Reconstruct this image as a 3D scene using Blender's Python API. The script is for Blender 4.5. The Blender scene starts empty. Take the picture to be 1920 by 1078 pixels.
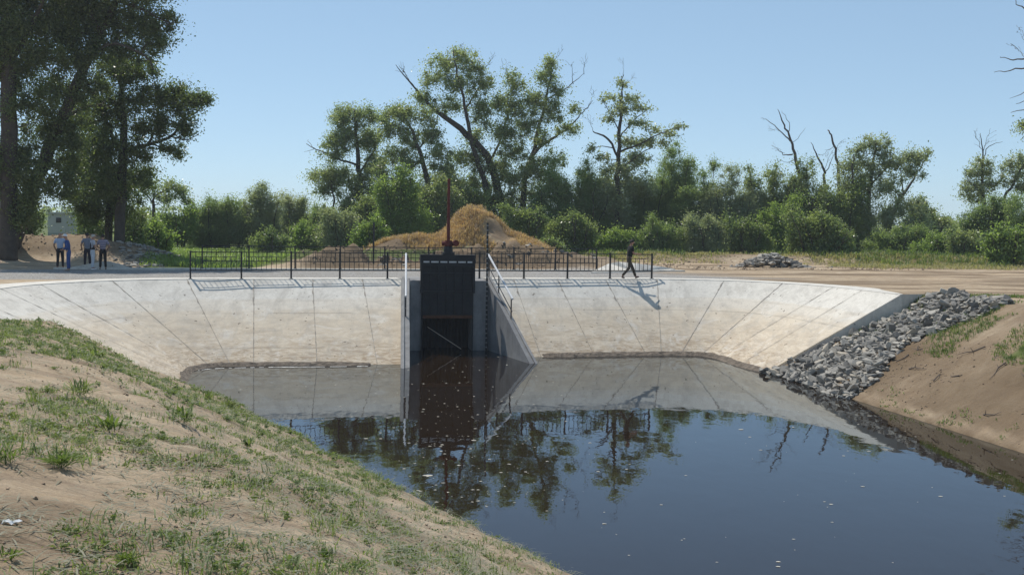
import bpy, bmesh, math, random
import numpy as np
from mathutils import Vector, Matrix
R = math.radians
random.seed(7); rng = np.random.default_rng(7)
S = bpy.context.scene
C = S.collection

# ---------------------------------------------------------------- camera
FPX, PITCH, ROLL, CAMH = 2200.0, math.atan(119/2200.0), R(0.75), 2.46
FWD = Vector((0, math.cos(PITCH), -math.sin(PITCH)))
UPV = Vector((0, math.sin(PITCH), math.cos(PITCH)))
RGT = Vector((1, 0, 0))
cx_ = RGT*math.cos(ROLL) + UPV*math.sin(ROLL)
cy_ = -RGT*math.sin(ROLL) + UPV*math.cos(ROLL)
cam_d = bpy.data.cameras.new('camera'); cam = bpy.data.objects.new('camera', cam_d); C.objects.link(cam)
M = Matrix((cx_, cy_, -FWD)).transposed().to_4x4(); M.translation = Vector((0, 0, CAMH))
cam.matrix_world = M
cam_d.sensor_width = 36; cam_d.lens = 36*FPX/1920; cam_d.clip_start = 0.1; cam_d.clip_end = 6000
S.camera = cam
S.render.resolution_x, S.render.resolution_y = 1024, 574

# ---------------------------------------------------------------- sky and sun
SUN = Vector((-0.38, 0.46, 1.0)).normalized()
EL = math.asin(SUN.z); AZ = math.atan2(SUN.x, SUN.y)
W = bpy.data.worlds.new('World'); S.world = W; W.use_nodes = True
nt = W.node_tree; nt.nodes.clear()
sky = nt.nodes.new('ShaderNodeTexSky'); sky.sky_type = 'NISHITA'; sky.sun_disc = False
sky.sun_elevation = EL; sky.sun_rotation = AZ
sky.altitude = 2500; sky.air_density = 0.8; sky.dust_density = 0.0; sky.ozone_density = 3.0
bg = nt.nodes.new('ShaderNodeBackground'); bg.inputs['Strength'].default_value = 0.115
wo = nt.nodes.new('ShaderNodeOutputWorld')
# soften the vertical gradient of the clear sky (thin summer haze in the air)
SKYS = 0.115
v1 = nt.nodes.new('ShaderNodeVectorMath'); v1.operation = 'SCALE'; v1.inputs['Scale'].default_value = SKYS
gm_ = nt.nodes.new('ShaderNodeGamma'); gm_.inputs['Gamma'].default_value = 0.5
v2 = nt.nodes.new('ShaderNodeVectorMath'); v2.operation = 'MULTIPLY'; v2.inputs[1].default_value = (0.75/SKYS, 0.89/SKYS, 0.955/SKYS)
nt.links.new(sky.outputs[0], v1.inputs[0]); nt.links.new(v1.outputs[0], gm_.inputs[0]); nt.links.new(gm_.outputs[0], v2.inputs[0])
nt.links.new(v2.outputs[0], bg.inputs[0]); nt.links.new(bg.outputs[0], wo.inputs[0])
sd = bpy.data.lights.new('sun', 'SUN'); so = bpy.data.objects.new('sun', sd); C.objects.link(so)
sd.energy = 4.5; sd.angle = R(0.53); sd.color = (1.0, 0.95, 0.87)
so.rotation_euler = (-SUN).to_track_quat('-Z', 'Y').to_euler(); so.location = (0, 0, 60)
S.view_settings.view_transform = 'Standard'; S.view_settings.look = 'None'
S.view_settings.exposure = 0.0; S.view_settings.gamma = 1.0

# ---------------------------------------------------------------- pixel rays -> points in the place
def ray(px, py):
    u, v = px-960.0, 539.0-py
    a = u*math.cos(ROLL) - v*math.sin(ROLL); b = u*math.sin(ROLL) + v*math.cos(ROLL)
    return RGT*(a/FPX) + UPV*(b/FPX) + FWD
def P(px, py, Y):
    d = ray(px, py); return Vector((0, 0, CAMH)) + d*(Y/d.y)
def G(px, py, z=0.0):
    d = ray(px, py); return Vector((0, 0, CAMH)) + d*((z-CAMH)/d.z)

# ---------------------------------------------------------------- helpers
def tag(o, label=None, cat=None, group=None, kind=None):
    if label: o['label'] = label
    if cat: o['category'] = cat
    if group: o['group'] = group
    if kind: o['kind'] = kind
    return o
def empty(name, loc=(0, 0, 0), rz=0.0):
    o = bpy.data.objects.new(name, None); C.objects.link(o); o.location = loc; o.rotation_euler = (0, 0, rz)
    o.empty_display_size = 0.3
    return o
def link(name, me, mat=None, parent=None, smooth=False):
    if mat is not None: me.materials.append(mat)
    o = bpy.data.objects.new(name, me); C.objects.link(o)
    if parent is not None:
        o.parent = parent
        Rz = Matrix.Rotation(-parent.rotation_euler.z, 4, 'Z') @ Matrix.Translation(-Vector(parent.location))
        me.transform(Rz)
    if smooth:
        me.polygons.foreach_set('use_smooth', [True]*len(me.polygons))
    return o
def np_mesh(name, V, F):
    """V (n,3), F (m,k) uniform faces"""
    me = bpy.data.meshes.new(name)
    V = np.asarray(V, np.float32); F = np.asarray(F, np.int32)
    me.vertices.add(len(V)); me.vertices.foreach_set('co', V.ravel())
    k = F.shape[1]
    me.loops.add(F.size); me.loops.foreach_set('vertex_index', F.ravel())
    me.polygons.add(len(F)); me.polygons.foreach_set('loop_start', np.arange(0, F.size, k, dtype=np.int32))
    me.update(calc_edges=True)
    return me
class MB:
    def __init__(s): s.v = []; s.f = []
    def add(s, vs, fs):
        n = len(s.v); s.v += [tuple(v) for v in vs]; s.f += [tuple(i+n for i in f) for f in fs]
    def box(s, c, size, rz=0.0, ax=None):
        hx, hy, hz = size[0]/2, size[1]/2, size[2]/2
        m = Matrix.Rotation(rz, 3, 'Z') if ax is None else ax
        vs = [Vector(c) + m @ Vector((x*hx, y*hy, z*hz)) for z in (-1, 1) for y in (-1, 1) for x in (-1, 1)]
        s.add(vs, [(0, 2, 3, 1), (4, 5, 7, 6), (0, 1, 5, 4), (2, 6, 7, 3), (0, 4, 6, 2), (1, 3, 7, 5)])
    def bar(s, a, b, w, h=None):
        a = Vector(a); b = Vector(b); h = h or w; d = (b-a); L = d.length; d.normalize()
        up = Vector((0, 0, 1)) if abs(d.z) < 0.95 else Vector((math.cos(FA), math.sin(FA), 0))
        x = d.cross(up).normalized(); y = x.cross(d).normalized()
        m = Matrix((d, x, y)).transposed()
        s.box((a+b)/2, (L, w, h), ax=m)
    def tube(s, pts, rad, n=6, cap=True):
        pts = [Vector(p) for p in pts]
        if not hasattr(rad, '__len__'): rad = [rad]*len(pts)
        base = len(s.v); ref = Vector((0.31, 0.87, 0.21)).normalized()
        for i, p in enumerate(pts):
            d = (pts[min(i+1, len(pts)-1)] - pts[max(i-1, 0)]).normalized()
            x = d.cross(ref)
            if x.length < 0.1: x = d.cross(Vector((1, 0, 0)))
            x.normalize(); y = d.cross(x)
            for k in range(n):
                t = 2*math.pi*k/n
                s.v.append(tuple(p + (x*math.cos(t) + y*math.sin(t))*rad[i]))
        for i in range(len(pts)-1):
            for k in range(n):
                a = base+i*n+k; b = base+i*n+(k+1) % n
                s.f.append((a, b, b+n, a+n))
        if cap:
            s.f.append(tuple(base+k for k in reversed(range(n)))); s.f.append(tuple(base+(len(pts)-1)*n+k for k in range(n)))
    def cyl(s, a, b, r0, r1=None, n=14): s.tube([a, b], [r0, r0 if r1 is None else r1], n)
    def build(s, name, mat=None, parent=None, smooth=False, bevel=0.0):
        me = bpy.data.meshes.new(name); me.from_pydata(s.v, [], s.f); me.update()
        if bevel:
            bm = bmesh.new(); bm.from_mesh(me)
            bmesh.ops.bevel(bm, geom=[e for e in bm.edges if len(e.link_faces) == 2 and e.calc_face_angle(0) > 0.6], offset=bevel, segments=1, affect='EDGES')
            bm.to_mesh(me); bm.free()
        return link(name, me, mat, parent, smooth)

def vnoise(x, y, seed=0):
    xi = np.floor(x).astype(np.int64); yi = np.floor(y).astype(np.int64); xf = x-xi; yf = y-yi
    def h(a, b):
        n = (a*374761393 + b*668265263 + seed*1442695041) & 0xFFFFFFFF
        n = ((n ^ (n >> 13))*1274126177) & 0xFFFFFFFF
        n = ((n ^ (n >> 16))*2246822519) & 0xFFFFFFFF
        return (n ^ (n >> 15))/4294967295.0
    u = xf*xf*(3-2*xf); v = yf*yf*(3-2*yf)
    a = h(xi, yi)*(1-u) + h(xi+1, yi)*u; b = h(xi, yi+1)*(1-u) + h(xi+1, yi+1)*u
    return (a*(1-v) + b*v)*2-1
def fbm(x, y, oct=4, seed=0, gain=0.5):
    t = 0; a = 1.0; n = 0
    for o in range(oct):
        t = t + a*vnoise(x*2**o+13.7*o, y*2**o-7.1*o, seed+o); n += a; a *= gain
    return t/n
def sstep(a, b, x):
    t = np.clip((x-a)/(b-a), 0, 1); return t*t*(3-2*t)

# ---------------------------------------------------------------- materials
def newmat(name):
    m = bpy.data.materials.new(name); m.use_nodes = True
    n = m.node_tree; n.nodes.clear()
    out = n.nodes.new('ShaderNodeOutputMaterial'); return m, n, out
def N(n, typ, **kw):
    nd = n.nodes.new(typ)
    for k, v in kw.items():
        if k in nd.inputs.keys(): 
            nd.inputs[k].default_value = v
        else: setattr(nd, k, v)
    return nd
def noise(n, vec, scale, detail=5, rough=0.6, dist=0.0):
    t = N(n, 'ShaderNodeTexNoise'); t.inputs['Scale'].default_value = scale; t.inputs['Detail'].default_value = detail
    t.inputs['Roughness'].default_value = rough; t.inputs['Distortion'].default_value = dist
    if vec is not None: n.links.new(vec, t.inputs['Vector'])
    return t.outputs['Fac']
def ramp(n, fac, stops):
    r = N(n, 'ShaderNodeValToRGB'); e = r.color_ramp.elements
    while len(e) < len(stops): e.new(0.5)
    for i, (p, c) in enumerate(stops):
        e[i].position = p; e[i].color = (c[0], c[1], c[2], 1) if hasattr(c, '__len__') else (c, c, c, 1)
    n.links.new(fac, r.inputs[0]); return r.outputs[0]
def mix(n, fac, a, b, mode='MIX'):
    m = N(n, 'ShaderNodeMix', data_type='RGBA', blend_type=mode)
    for s, v in ((0, fac), (6, a), (7, b)):
        if hasattr(v, 'is_output'): n.links.new(v, m.inputs[s])
        elif s == 0: m.inputs[0].default_value = v
        else: m.inputs[s].default_value = (v[0], v[1], v[2], 1)
    return m.outputs[2]
def math_(n, op, a, b=0.0, clamp=False):
    m = N(n, 'ShaderNodeMath', operation=op, use_clamp=clamp)
    for i, v in enumerate((a, b)):
        if hasattr(v, 'is_output'): n.links.new(v, m.inputs[i])
        else: m.inputs[i].default_value = v
    return m.outputs[0]
def mapping(n, vec, scale):
    m = N(n, 'ShaderNodeMapping'); m.inputs['Scale'].default_value = scale; n.links.new(vec, m.inputs['Vector']); return m.outputs[0]
def geo_pos(n): return N(n, 'ShaderNodeNewGeometry').outputs['Position']
def finish(n, out, col, rough=0.85, bumps=(), spec=0.3, metallic=0.0):
    b = N(n, 'ShaderNodeBsdfPrincipled')
    if hasattr(col, 'is_output'): n.links.new(col, b.inputs['Base Color'])
    else: b.inputs['Base Color'].default_value = (*col, 1)
    if hasattr(rough, 'is_output'): n.links.new(rough, b.inputs['Roughness'])
    else: b.inputs['Roughness'].default_value = rough
    b.inputs['Specular IOR Level'].default_value = spec; b.inputs['Metallic'].default_value = metallic
    prev = None
    for h, st, dist in bumps:
        bp = N(n, 'ShaderNodeBump'); bp.inputs['Strength'].default_value = st; bp.inputs['Distance'].default_value = dist
        n.links.new(h, bp.inputs['Height'])
        if prev is not None: n.links.new(prev, bp.inputs['Normal'])
        prev = bp.outputs[0]
    if prev is not None: n.links.new(prev, b.inputs['Normal'])
    n.links.new(b.outputs[0], out.inputs[0]); return b

def mat_plain(name, col, rough=0.7, var=0.25, scale=6.0, metallic=0.0, spec=0.3, bump=0.2, bd=0.01):
    m, n, o = newmat(name); tc = N(n, 'ShaderNodeTexCoord').outputs['Object']
    f = noise(n, tc, scale)
    c = ramp(n, f, [(0.25, [x*(1-var) for x in col]), (0.75, [min(1, x*(1+var)) for x in col])])
    finish(n, o, c, rough, [(noise(n, tc, scale*4), bump, bd)], spec, metallic); return m

def mat_concrete(name, stained=True):
    m, n, o = newmat(name); p = geo_pos(n)
    z = N(n, 'ShaderNodeSeparateXYZ'); n.links.new(p, z.inputs[0]); z = z.outputs['Z']
    big = noise(n, p, 0.55, 6, 0.65); fine = noise(n, p, 9, 6, 0.7)
    light = ramp(n, fine, [(0.25, (0.53, 0.50, 0.44)), (0.7, (0.665, 0.63, 0.565))])
    if stained:
        strk = noise(n, mapping(n, p, (0.5, 0.5, 2.6)), 1.6, 7, 0.72, 0.6)
        zz = math_(n, 'ADD', z, math_(n, 'MULTIPLY', math_(n, 'SUBTRACT', big, 0.5), 0.28))
        a = ramp(n, math_(n, 'DIVIDE', math_(n, 'ADD', zz, 3.2), 3.2), [(0.0, 1), (0.50, 0.9), (0.63, 0.75), (0.66, 0.42), (0.76, 0.36), (0.775, 0.0)])
        beige = ramp(n, strk, [(0.25, (0.41, 0.335, 0.245)), (0.52, (0.565, 0.48, 0.365)), (0.8, (0.63, 0.555, 0.445))])
        c = mix(n, a, light, beige)
        low = ramp(n, math_(n, 'ADD', zz, math_(n, 'MULTIPLY', strk, 0.9)), [(0.0, 0), (1.0, 0)])
        # silt drapes near the foot
        mud = ramp(n, noise(n, mapping(n, p, (0.6, 0.6, 3.2)), 2.6, 8, 0.75, 1.6), [(0.44, 0), (0.58, 1)])
        near = ramp(n, math_(n, 'DIVIDE', math_(n, 'ADD', zz, 3.1), 3.0), [(0.06, 1), (0.30, 0.40), (0.62, 0.0)])
        c = mix(n, math_(n, 'MULTIPLY', math_(n, 'MULTIPLY', mud, near), 0.75), c, (0.25, 0.165, 0.095))
        # construction lifts: faint dark lines at fixed heights
        for lv, st in ((-0.82, 0.25), (-1.27, 0.45), (-2.45, 0.45)):
            d = math_(n, 'ABSOLUTE', math_(n, 'SUBTRACT', math_(n, 'ADD', z, math_(n, 'MULTIPLY', math_(n, 'SUBTRACT', fine, 0.5), 0.05)), lv))
            l = math_(n, 'MULTIPLY', math_(n, 'SUBTRACT', 1.0, math_(n, 'DIVIDE', d, 0.03), True), st)
            l = math_(n, 'MULTIPLY', l, ramp(n, noise(n, p, 0.35, 3), [(0.42, 0), (0.6, 1)]))
            c = mix(n, l, c, (0.13, 0.11, 0.09))
    else: c = light
    drip = ramp(n, noise(n, mapping(n, p, (1.7, 0.5, 0.22)), 1.3, 6, 0.7, 0.3), [(0.50, 0), (0.68, 0.40)])
    c = mix(n, drip, c, (0.33, 0.30, 0.26))
    pale = ramp(n, noise(n, p, 0.8, 7, 0.7, 1.2), [(0.54, 0), (0.66, 0.5)])
    c = mix(n, pale, c, (0.68, 0.65, 0.59))
    blot = ramp(n, noise(n, p, 1.4, 8, 0.7, 0.8), [(0.47, 0), (0.72, 0.45)])
    c = mix(n, blot, c, (0.30, 0.28, 0.25))
    spk = ramp(n, noise(n, p, 5.5, 2, 0.5), [(0.70, 0), (0.73, 0.75)])
    c = mix(n, spk, c, (0.10, 0.08, 0.06))
    finish(n, o, c, 0.9, [(fine, 0.35, 0.01), (big, 0.3, 0.04)], 0.2); return m

CONC = mat_concrete('lining_concrete'); CONCP = mat_concrete('plain_concrete', False)
def mat_wall():
    m, n, o = newmat('cast_concrete'); p = geo_pos(n)
    c = ramp(n, noise(n, p, 1.2, 7, 0.65), [(0.3, (0.17, 0.17, 0.175)), (0.7, (0.30, 0.295, 0.285))])
    d = ramp(n, noise(n, mapping(n, p, (3, 3, 0.5)), 1.5, 5), [(0.5, 0), (0.75, 0.5)])
    c = mix(n, d, c, (0.14, 0.13, 0.12))
    finish(n, o, c, 0.9, [(noise(n, p, 14), 0.3, 0.01)]); return m
WALLM = mat_wall()
BLACK = mat_plain('black_paint', (0.012, 0.012, 0.014), 0.42, 0.3, 5, spec=0.4)
STEEL = mat_plain('dark_steel', (0.020, 0.021, 0.023), 0.6, 0.4, 3)
RUST = mat_plain('rusty_steel', (0.10, 0.045, 0.025), 0.85, 0.4, 9)
RED = mat_plain('red_paint', (0.115, 0.024, 0.018), 0.75, 0.35, 4)
JOINT = mat_plain('joint_filler', (0.30, 0.27, 0.23), 0.95, 0.45, 5)
BARK = mat_plain('bark', (0.075, 0.062, 0.050), 0.95, 0.4, 3, bump=0.8, bd=0.05)
DEADW = mat_plain('dead_wood', (0.13, 0.105, 0.09), 0.95, 0.3, 3)
WHITE = mat_plain('white_paint', (0.75, 0.75, 0.73), 0.6, 0.06, 3)
GALV = mat_plain('bare_metal_rail', (0.62, 0.62, 0.62), 0.4, 0.1, 6)

def mat_leaf(name, dark, light, trans=0.4, rough=0.36):
    m, n, o = newmat(name)
    r = N(n, 'ShaderNodeNewGeometry'); p = r.outputs['Position']
    c1 = ramp(n, r.outputs['Random Per Island'], [(0.0, dark), (1.0, light)])
    pat = noise(n, p, 0.55, 3)
    c = mix(n, ramp(n, pat, [(0.38, 0), (0.68, 0.6)]), c1, [light[0]*1.15, light[1]*1.05, light[2]*0.9])
    b = N(n, 'ShaderNodeBsdfPrincipled'); b.inputs['Roughness'].default_value = rough; b.inputs['Specular IOR Level'].default_value = 0.55
    n.links.new(c, b.inputs['Base Color'])
    t = N(n, 'ShaderNodeBsdfTranslucent')
    tc = mix(n, 1.0, c, (1.38, 1.50, 0.80), 'MULTIPLY'); n.links.new(tc, t.inputs[0])
    ms = N(n, 'ShaderNodeMixShader'); ms.inputs[0].default_value = trans
    n.links.new(b.outputs[0], ms.inputs[1]); n.links.new(t.outputs[0], ms.inputs[2]); n.links.new(ms.outputs[0], o.inputs[0])
    return m
LEAF = {
 'poplar': mat_leaf('poplar_leaf', (0.062, 0.088, 0.036), (0.165, 0.205, 0.082), 0.50),
 'olive': mat_leaf('olive_leaf', (0.150, 0.194, 0.104), (0.310, 0.350, 0.200), 0.55),
 'silver': mat_leaf('silver_leaf', (0.190, 0.226, 0.158), (0.360, 0.388, 0.272), 0.53),
 'willow': mat_leaf('willow_leaf', (0.150, 0.205, 0.096), (0.265, 0.330, 0.155), 0.55),
 'bright': mat_leaf('bright_leaf', (0.140, 0.200, 0.066), (0.255, 0.335, 0.118), 0.55),
 'bush': mat_leaf('bush_leaf', (0.132, 0.178, 0.083), (0.262, 0.312, 0.146), 0.54),
 'grass': mat_leaf('grass_blade', (0.075, 0.115, 0.030), (0.150, 0.205, 0.060), 0.4, 0.62),
 'weed': mat_leaf('weed_leaf', (0.095, 0.130, 0.046), (0.195, 0.245, 0.092), 0.38, 0.62),
 'cut': mat_leaf('cut_grass', (0.110, 0.120, 0.080), (0.235, 0.230, 0.160), 0.25, 0.62),
 'straw': mat_leaf('straw_grass', (0.22, 0.20, 0.10), (0.40, 0.37, 0.19), 0.35, 0.62),
 'dry': mat_leaf('dry_grass', (0.34, 0.225, 0.135), (0.58, 0.415, 0.265), 0.3, 0.62),
}

# ---------------------------------------------------------------- layout of the basin (traced, then fixed in metres)
WL = -3.0                                  # water level, deck level is 0
FL = G(357, 522); FR = G(1228, 522)        # ends of the near railing
FA = math.atan2(FR.y-FL.y, FR.x-FL.x); FDIR = Vector((math.cos(FA), math.sin(FA), 0)); FNRM = Vector((math.sin(FA), -math.cos(FA), 0))
lt = [(-175, 566), (-70, 551), (0, 541), (75, 533), (210, 526), (350, 523.3), (476, 523.3), (586, 523.3), (680, 523.3), (752, 523.3)]
lb = [(300, 775), (338, 728), (349, 706), (362, 694), (394, 687), (432, 685), (475, 684.5), (594, 684), (707, 683), (751, 683)]
rt = [(918, 523.3), (963, 523.3), (1045, 523.3), (1135, 523.3), (1232, 523.3), (1358, 525.8), (1468, 531), (1563, 538), (1617, 544), (1690, 552)]
rb = [(1001, 670), (1014, 669), (1114, 667), (1211, 665), (1240, 664.5), (1276, 664.5), (1314, 666), (1344, 671), (1386, 684), (1437, 698)]
LT = [G(*p, 0) for p in lt]; LB = [G(*p, WL) for p in lb]; RT = [G(*p, 0) for p in rt]; RB = [G(*p, WL) for p in rb]

def catmull(pts, per):
    out = []
    n = len(pts)
    for i in range(n-1):
        p0, p1, p2, p3 = pts[max(i-1, 0)], pts[i], pts[i+1], pts[min(i+2, n-1)]
        for k in range(per):
            t = k/per
            out.append(0.5*((2*p1) + (p2-p0)*t + (2*p0-5*p1+4*p2-p3)*t*t + (3*p1-p0-3*p2+p3)*t**3))
    out.append(pts[-1].copy()); return out
PER = 6
LTs, LBs, RTs, RBs = (catmull(a, PER) for a in (LT, LB, RT, RB))

def outward(curve, side):
    res = []
    for i, p in enumerate(curve):
        d = curve[min(i+1, len(curve)-1)] - curve[max(i-1, 0)]; d.z = 0; d.normalize()
        res.append(Vector((-d.y, d.x, 0)))
    return res

def inside(poly, x, y):
    r = np.zeros(x.shape, bool); n = len(poly)
    for i in range(n):
        x1, y1 = poly[i]; x2, y2 = poly[(i+1) % n]
        c = ((y1 > y) != (y2 > y)); xx = (x2-x1)*(y-y1)/((y2-y1) if y2 != y1 else 1e-9)+x1
        r ^= c & (x < xx)
    return r
# polygon of the lined basin in plan (rims pulled out a touch so that the sheet drops under the kerb)
def push(c, d): 
    o = outward(c, 1); return [(p.x+q.x*d, p.y+q.y*d) for p, q in zip(c, o)]
BASIN = push(LTs, 0.25) + [(LT[-1].x+0.25, LT[-1].y+0.9), (RT[0].x-0.25, RT[0].y+0.9)] + push(RTs, 0.25) + [(RB[-1].x-0.2, RB[-1].y+0.1), (9.0, 36.0), (-6.0, 33.0), (LB[0].x, LB[0].y)]

def wl_left(x, y):  return ((0.66+(18.3-y)*0.56) - x)*0.8725 + 0.42*fbm(x*0.55+3, y*0.55, 4, 45, 0.6)
def wl_right(x, y): return (x - (12.6+(28.8-y)*0.19))*0.982

def bump2(x, y, cx, cy, rx, ry, h, p=1.0):
    d = ((x-cx)/rx)**2 + ((y-cy)/ry)**2
    return h*np.exp(-d**p)
def fdist(x, y):      # signed distance from the near railing line (positive = away from the camera)
    return -(x-FL.x)*math.sin(FA) + (y-FL.y)*math.cos(FA)
def falong(x, y): return (x-FL.x)*math.cos(FA) + (y-FL.y)*math.sin(FA)

def mound(x, y):
    m = bump2(x, y, -2.5, 79, 1.9, 2.4, 1.95) + bump2(x, y, -3.1, 79, 4.2, 3.5, 1.5, 1.3)
    m = m + bump2(x, y, -7.8, 77.0, 2.3, 2.2, 1.05, 1.4) + bump2(x, y, 1.4, 77.5, 2.6, 2.2, 0.7, 1.3)
    return m*(1+0.30*fbm(x*0.8, y*0.8, 4, 50))
def leftpile(x, y):
    return (bump2(x, y, -27.5, 67, 4.2, 2.6, 1.35, 1.8) + bump2(x, y, -22.3, 65.8, 3.2, 2.3, 0.95, 1.2) + bump2(x, y, -33, 64.0, 5, 3.0, 1.2, 1.5))*(1+0.15*fbm(x*1.1, y*1.1, 3, 51))
def H(x, y):
    x = np.asarray(x, float); y = np.asarray(y, float)
    rough = fbm(x*0.55, y*0.55, 4, 1)
    fd = fdist(x, y); fa = falong(x, y)
    # plateau
    z = 0.05*rough - 0.04
    deck = sstep(-1.0, 0.5, fd)*(1-sstep(9.4, 10.2, fd))*sstep(-9.0, -6.0, fa)*(1-sstep(26, 32, fa))
    z = z*(1-deck) + deck*(-0.035+0.012*fbm(x*2, y*2, 2, 3))
    far = sstep(12, 18, fd)
    z = z + far*(0.10+0.22*fbm(x*0.12, y*0.12, 3, 4))
    # diggings beyond the far railing
    up = sstep(9.6, 11.5, fd)*(1-sstep(19, 24, fd))*sstep(3.0, 7.0, fa)*(1-sstep(18.5, 22, fa))
    z = z + up*(-0.15 + 1.5*np.maximum(0, fbm(x*0.45+3, y*0.45, 4, 9)+0.25) + 0.22*fbm(x*1.7, y*1.7, 3, 12))
    z = z + bump2(x, y, 2.2, 66.5, 5.0, 1.8, 0.75, 1.4)*(1+0.5*fbm(x*1.1, y*1.1, 3, 15))
    z = z + mound(x, y) + leftpile(x, y)
    # soil lip on the right where the scrub starts
    z = z + bump2(x, y, 24.0, 81, 20, 2.2, 0.55, 1.5)*(1+0.4*fbm(x*0.8, y*0.8, 3, 22))
    # wheel ruts on the dirt road
    road = sstep(27, 33, fa)*(1-sstep(20, 26, fd))
    z = z + road*(0.09*fbm(x*0.25, y*1.6, 4, 30))
    # canal banks
    w1 = wl_left(x, y); w2 = wl_right(x, y)
    s1 = 0.48+0.14*sstep(29, 38, y)
    zl = np.where(w1 < 0, WL+0.45*w1, WL+s1*w1)
    knee = WL+s1*6.0
    zl = np.where(w1 > 6, knee+0.25*(w1-6), zl)
    cap = 0.78*(1-sstep(10, 33, y)) - 0.02
    zl = np.minimum(zl, cap - 0.42*sstep(22, 30, y)*(1-sstep(36, 38.5, y)) + 0.02*np.clip(w1-8, 0, 10))
    zr = np.where(w2 < 0, WL+0.45*w2, WL+(0.56-0.09*sstep(36, 42, y))*w2 + 0.04*sstep(35.5, 41, y)*sstep(0.0, 1.0, w2)*(1-sstep(3.0, 5.0, w2)) + 0.12*sstep(38, 41, y)*sstep(4.5, 6.0, w2)*(1-sstep(7, 8.5, w2)))
    zr = np.minimum(zr, 0.0)
    cz = np.maximum(np.maximum(zl, zr), -4.3)
    edge = np.exp(-np.minimum(np.abs(w1), np.abs(w2))**2/8.0)
    clod = 0.17*fbm(x*0.8, y*0.8, 4, 40) + 0.085*fbm(x*2.6, y*2.6, 4, 41) + 0.05*np.maximum(0, fbm(x*4.5, y*4.5, 2, 43)-0.15)
    cz = cz + clod*np.clip(1+np.minimum(w1, 0)+np.minimum(w2, 0), 0, 1) + 0.03*np.sin(w2*5+1.5*fbm(x*0.2, y*0.2, 2, 44))*sstep(0.2, 0.8, w2)*(1-sstep(3.2, 4.2, w2))*(1-sstep(35, 38, y))
    rb_ = sstep(0.3, 1.0, w2)*(1-sstep(5.5, 7, w2))*(1-sstep(35.5, 37.5, y))
    cz = cz + rb_*(0.10*np.abs(fbm(x*1.6, y*0.7, 4, 46)) + 0.09*fbm(x*4.2, y*1.6, 3, 47)*sstep(1.4, 2.2, w2))
    # small riser in the left bank next to the water
    cz = cz + 0.14*sstep(0.05, 0.35, w1)*(1-sstep(0.6, 2.2, w1))
    k = sstep(43.8, 45.2, y + 0.10*np.abs(x-12))     # the canal stops at the basin
    kk = np.where(x < 0, sstep(39.0, 40.5, y), sstep(45.0, 46.5, y))
    canal = np.minimum(cz, z+2.0) if False else cz
    z = np.where((y < 46.5), canal*(1-kk) + z*kk, z)
    ins = inside(BASIN, x, y)
    z = np.where(ins, -4.6, z)
    return z
def Hs(x, y): return float(H(np.array([x]), np.array([y]))[0])

# ---------------------------------------------------------------- ground sheet
def axis(lo, hi, fine):
    a = list(fine); st = fine[1]-fine[0]; v = a[0]; left = []
    while v > lo: st *= 1.35; v -= st; left.append(v)
    st = fine[-1]-fine[-2]; v = a[-1]; right = []
    while v < hi: st *= 1.35; v += st; right.append(v)
    return np.array(left[::-1]+a+right)
xs = axis(-2500, 2500, np.concatenate([np.arange(-46, -22, 0.4), np.arange(-22, 22, 0.18), np.arange(22, 50, 0.4)]))
ys = axis(-300, 3500, np.concatenate([np.arange(2.5, 14, 0.10), np.arange(14, 50, 0.2), np.arange(50, 100, 0.3)]))
XX, YY = np.meshgrid(xs, ys); ZZ = H(XX, YY)
nx, ny = len(xs), len(ys)
idx = np.arange(nx*ny).reshape(ny, nx)
F = np.stack([idx[:-1, :-1], idx[:-1, 1:], idx[1:, 1:], idx[1:, :-1]], -1).reshape(-1, 4)
gm = np_mesh('ground', np.stack([XX, YY, ZZ], -1).reshape(-1, 3), F)
fd, fa = fdist(XX, YY), falong(XX, YY); w1, w2 = wl_left(XX, YY), wl_right(XX, YY)
nz = fbm(XX*0.35, YY*0.35, 4, 60)
gravel = sstep(-0.5, 0.2, fd)*(1-sstep(9.3, 10.0, fd+0.3*nz))*sstep(-22, -18, fa)*(1-sstep(24, 30, fa+2*nz+0.3*fd))
basin_near = (fd < -0.5)
mo = sstep(0.35, 1.0, mound(XX, YY)); lp = sstep(0.3, 0.7, leftpile(XX, YY))
green = sstep(16, 22, fd+2*nz)*(1-mo)*(1-lp)*np.where(fa > 22, sstep(23.5, 26, fd+8*sstep(16, 26, XX)+2.2*nz), 1)
green = green*np.where(XX/np.maximum(YY, 1) < -0.315, 0, 1)*1.0 + green*np.where(XX/np.maximum(YY, 1) < -0.315, sstep(21, 24, fd), 0)
green = np.maximum(green, (XX/np.maximum(YY, 1) > -0.315)*sstep(10.5, 13.5, fd+nz)*(1-sstep(5, 8, fa))*sstep(-6, -2.5, fa+nz)*(1-lp))
bankL = (w1 > 0.5) & (YY < 45) & (XX < 5)
green = np.where(bankL, 0.30*sstep(-0.15, 0.45, fbm(XX*0.9, YY*0.55, 4, 61)+0.25*sstep(14, 30, YY)), green)
bankR = (w2 > 2.8) & (YY < 46)
green = np.where(bankR, 0.65*sstep(0.0, 0.4, nz+0.35*sstep(3, 4.2, w2)*(1-sstep(5, 5.6, w2)))*(1-sstep(5.2, 6.2, w2)), green)
dry = mo*sstep(0.1, 0.5, 0.6+nz-0.9*bump2(XX, YY, -8.4, 75.6, 2.2, 1.2, 1)-1.5*bump2(XX, YY, -1.0, 77.3, 0.9, 1.0, 1))
wet = np.exp(-np.abs(np.minimum(np.abs(w1), np.abs(w2)))/0.30)*(YY < 46)
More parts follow.
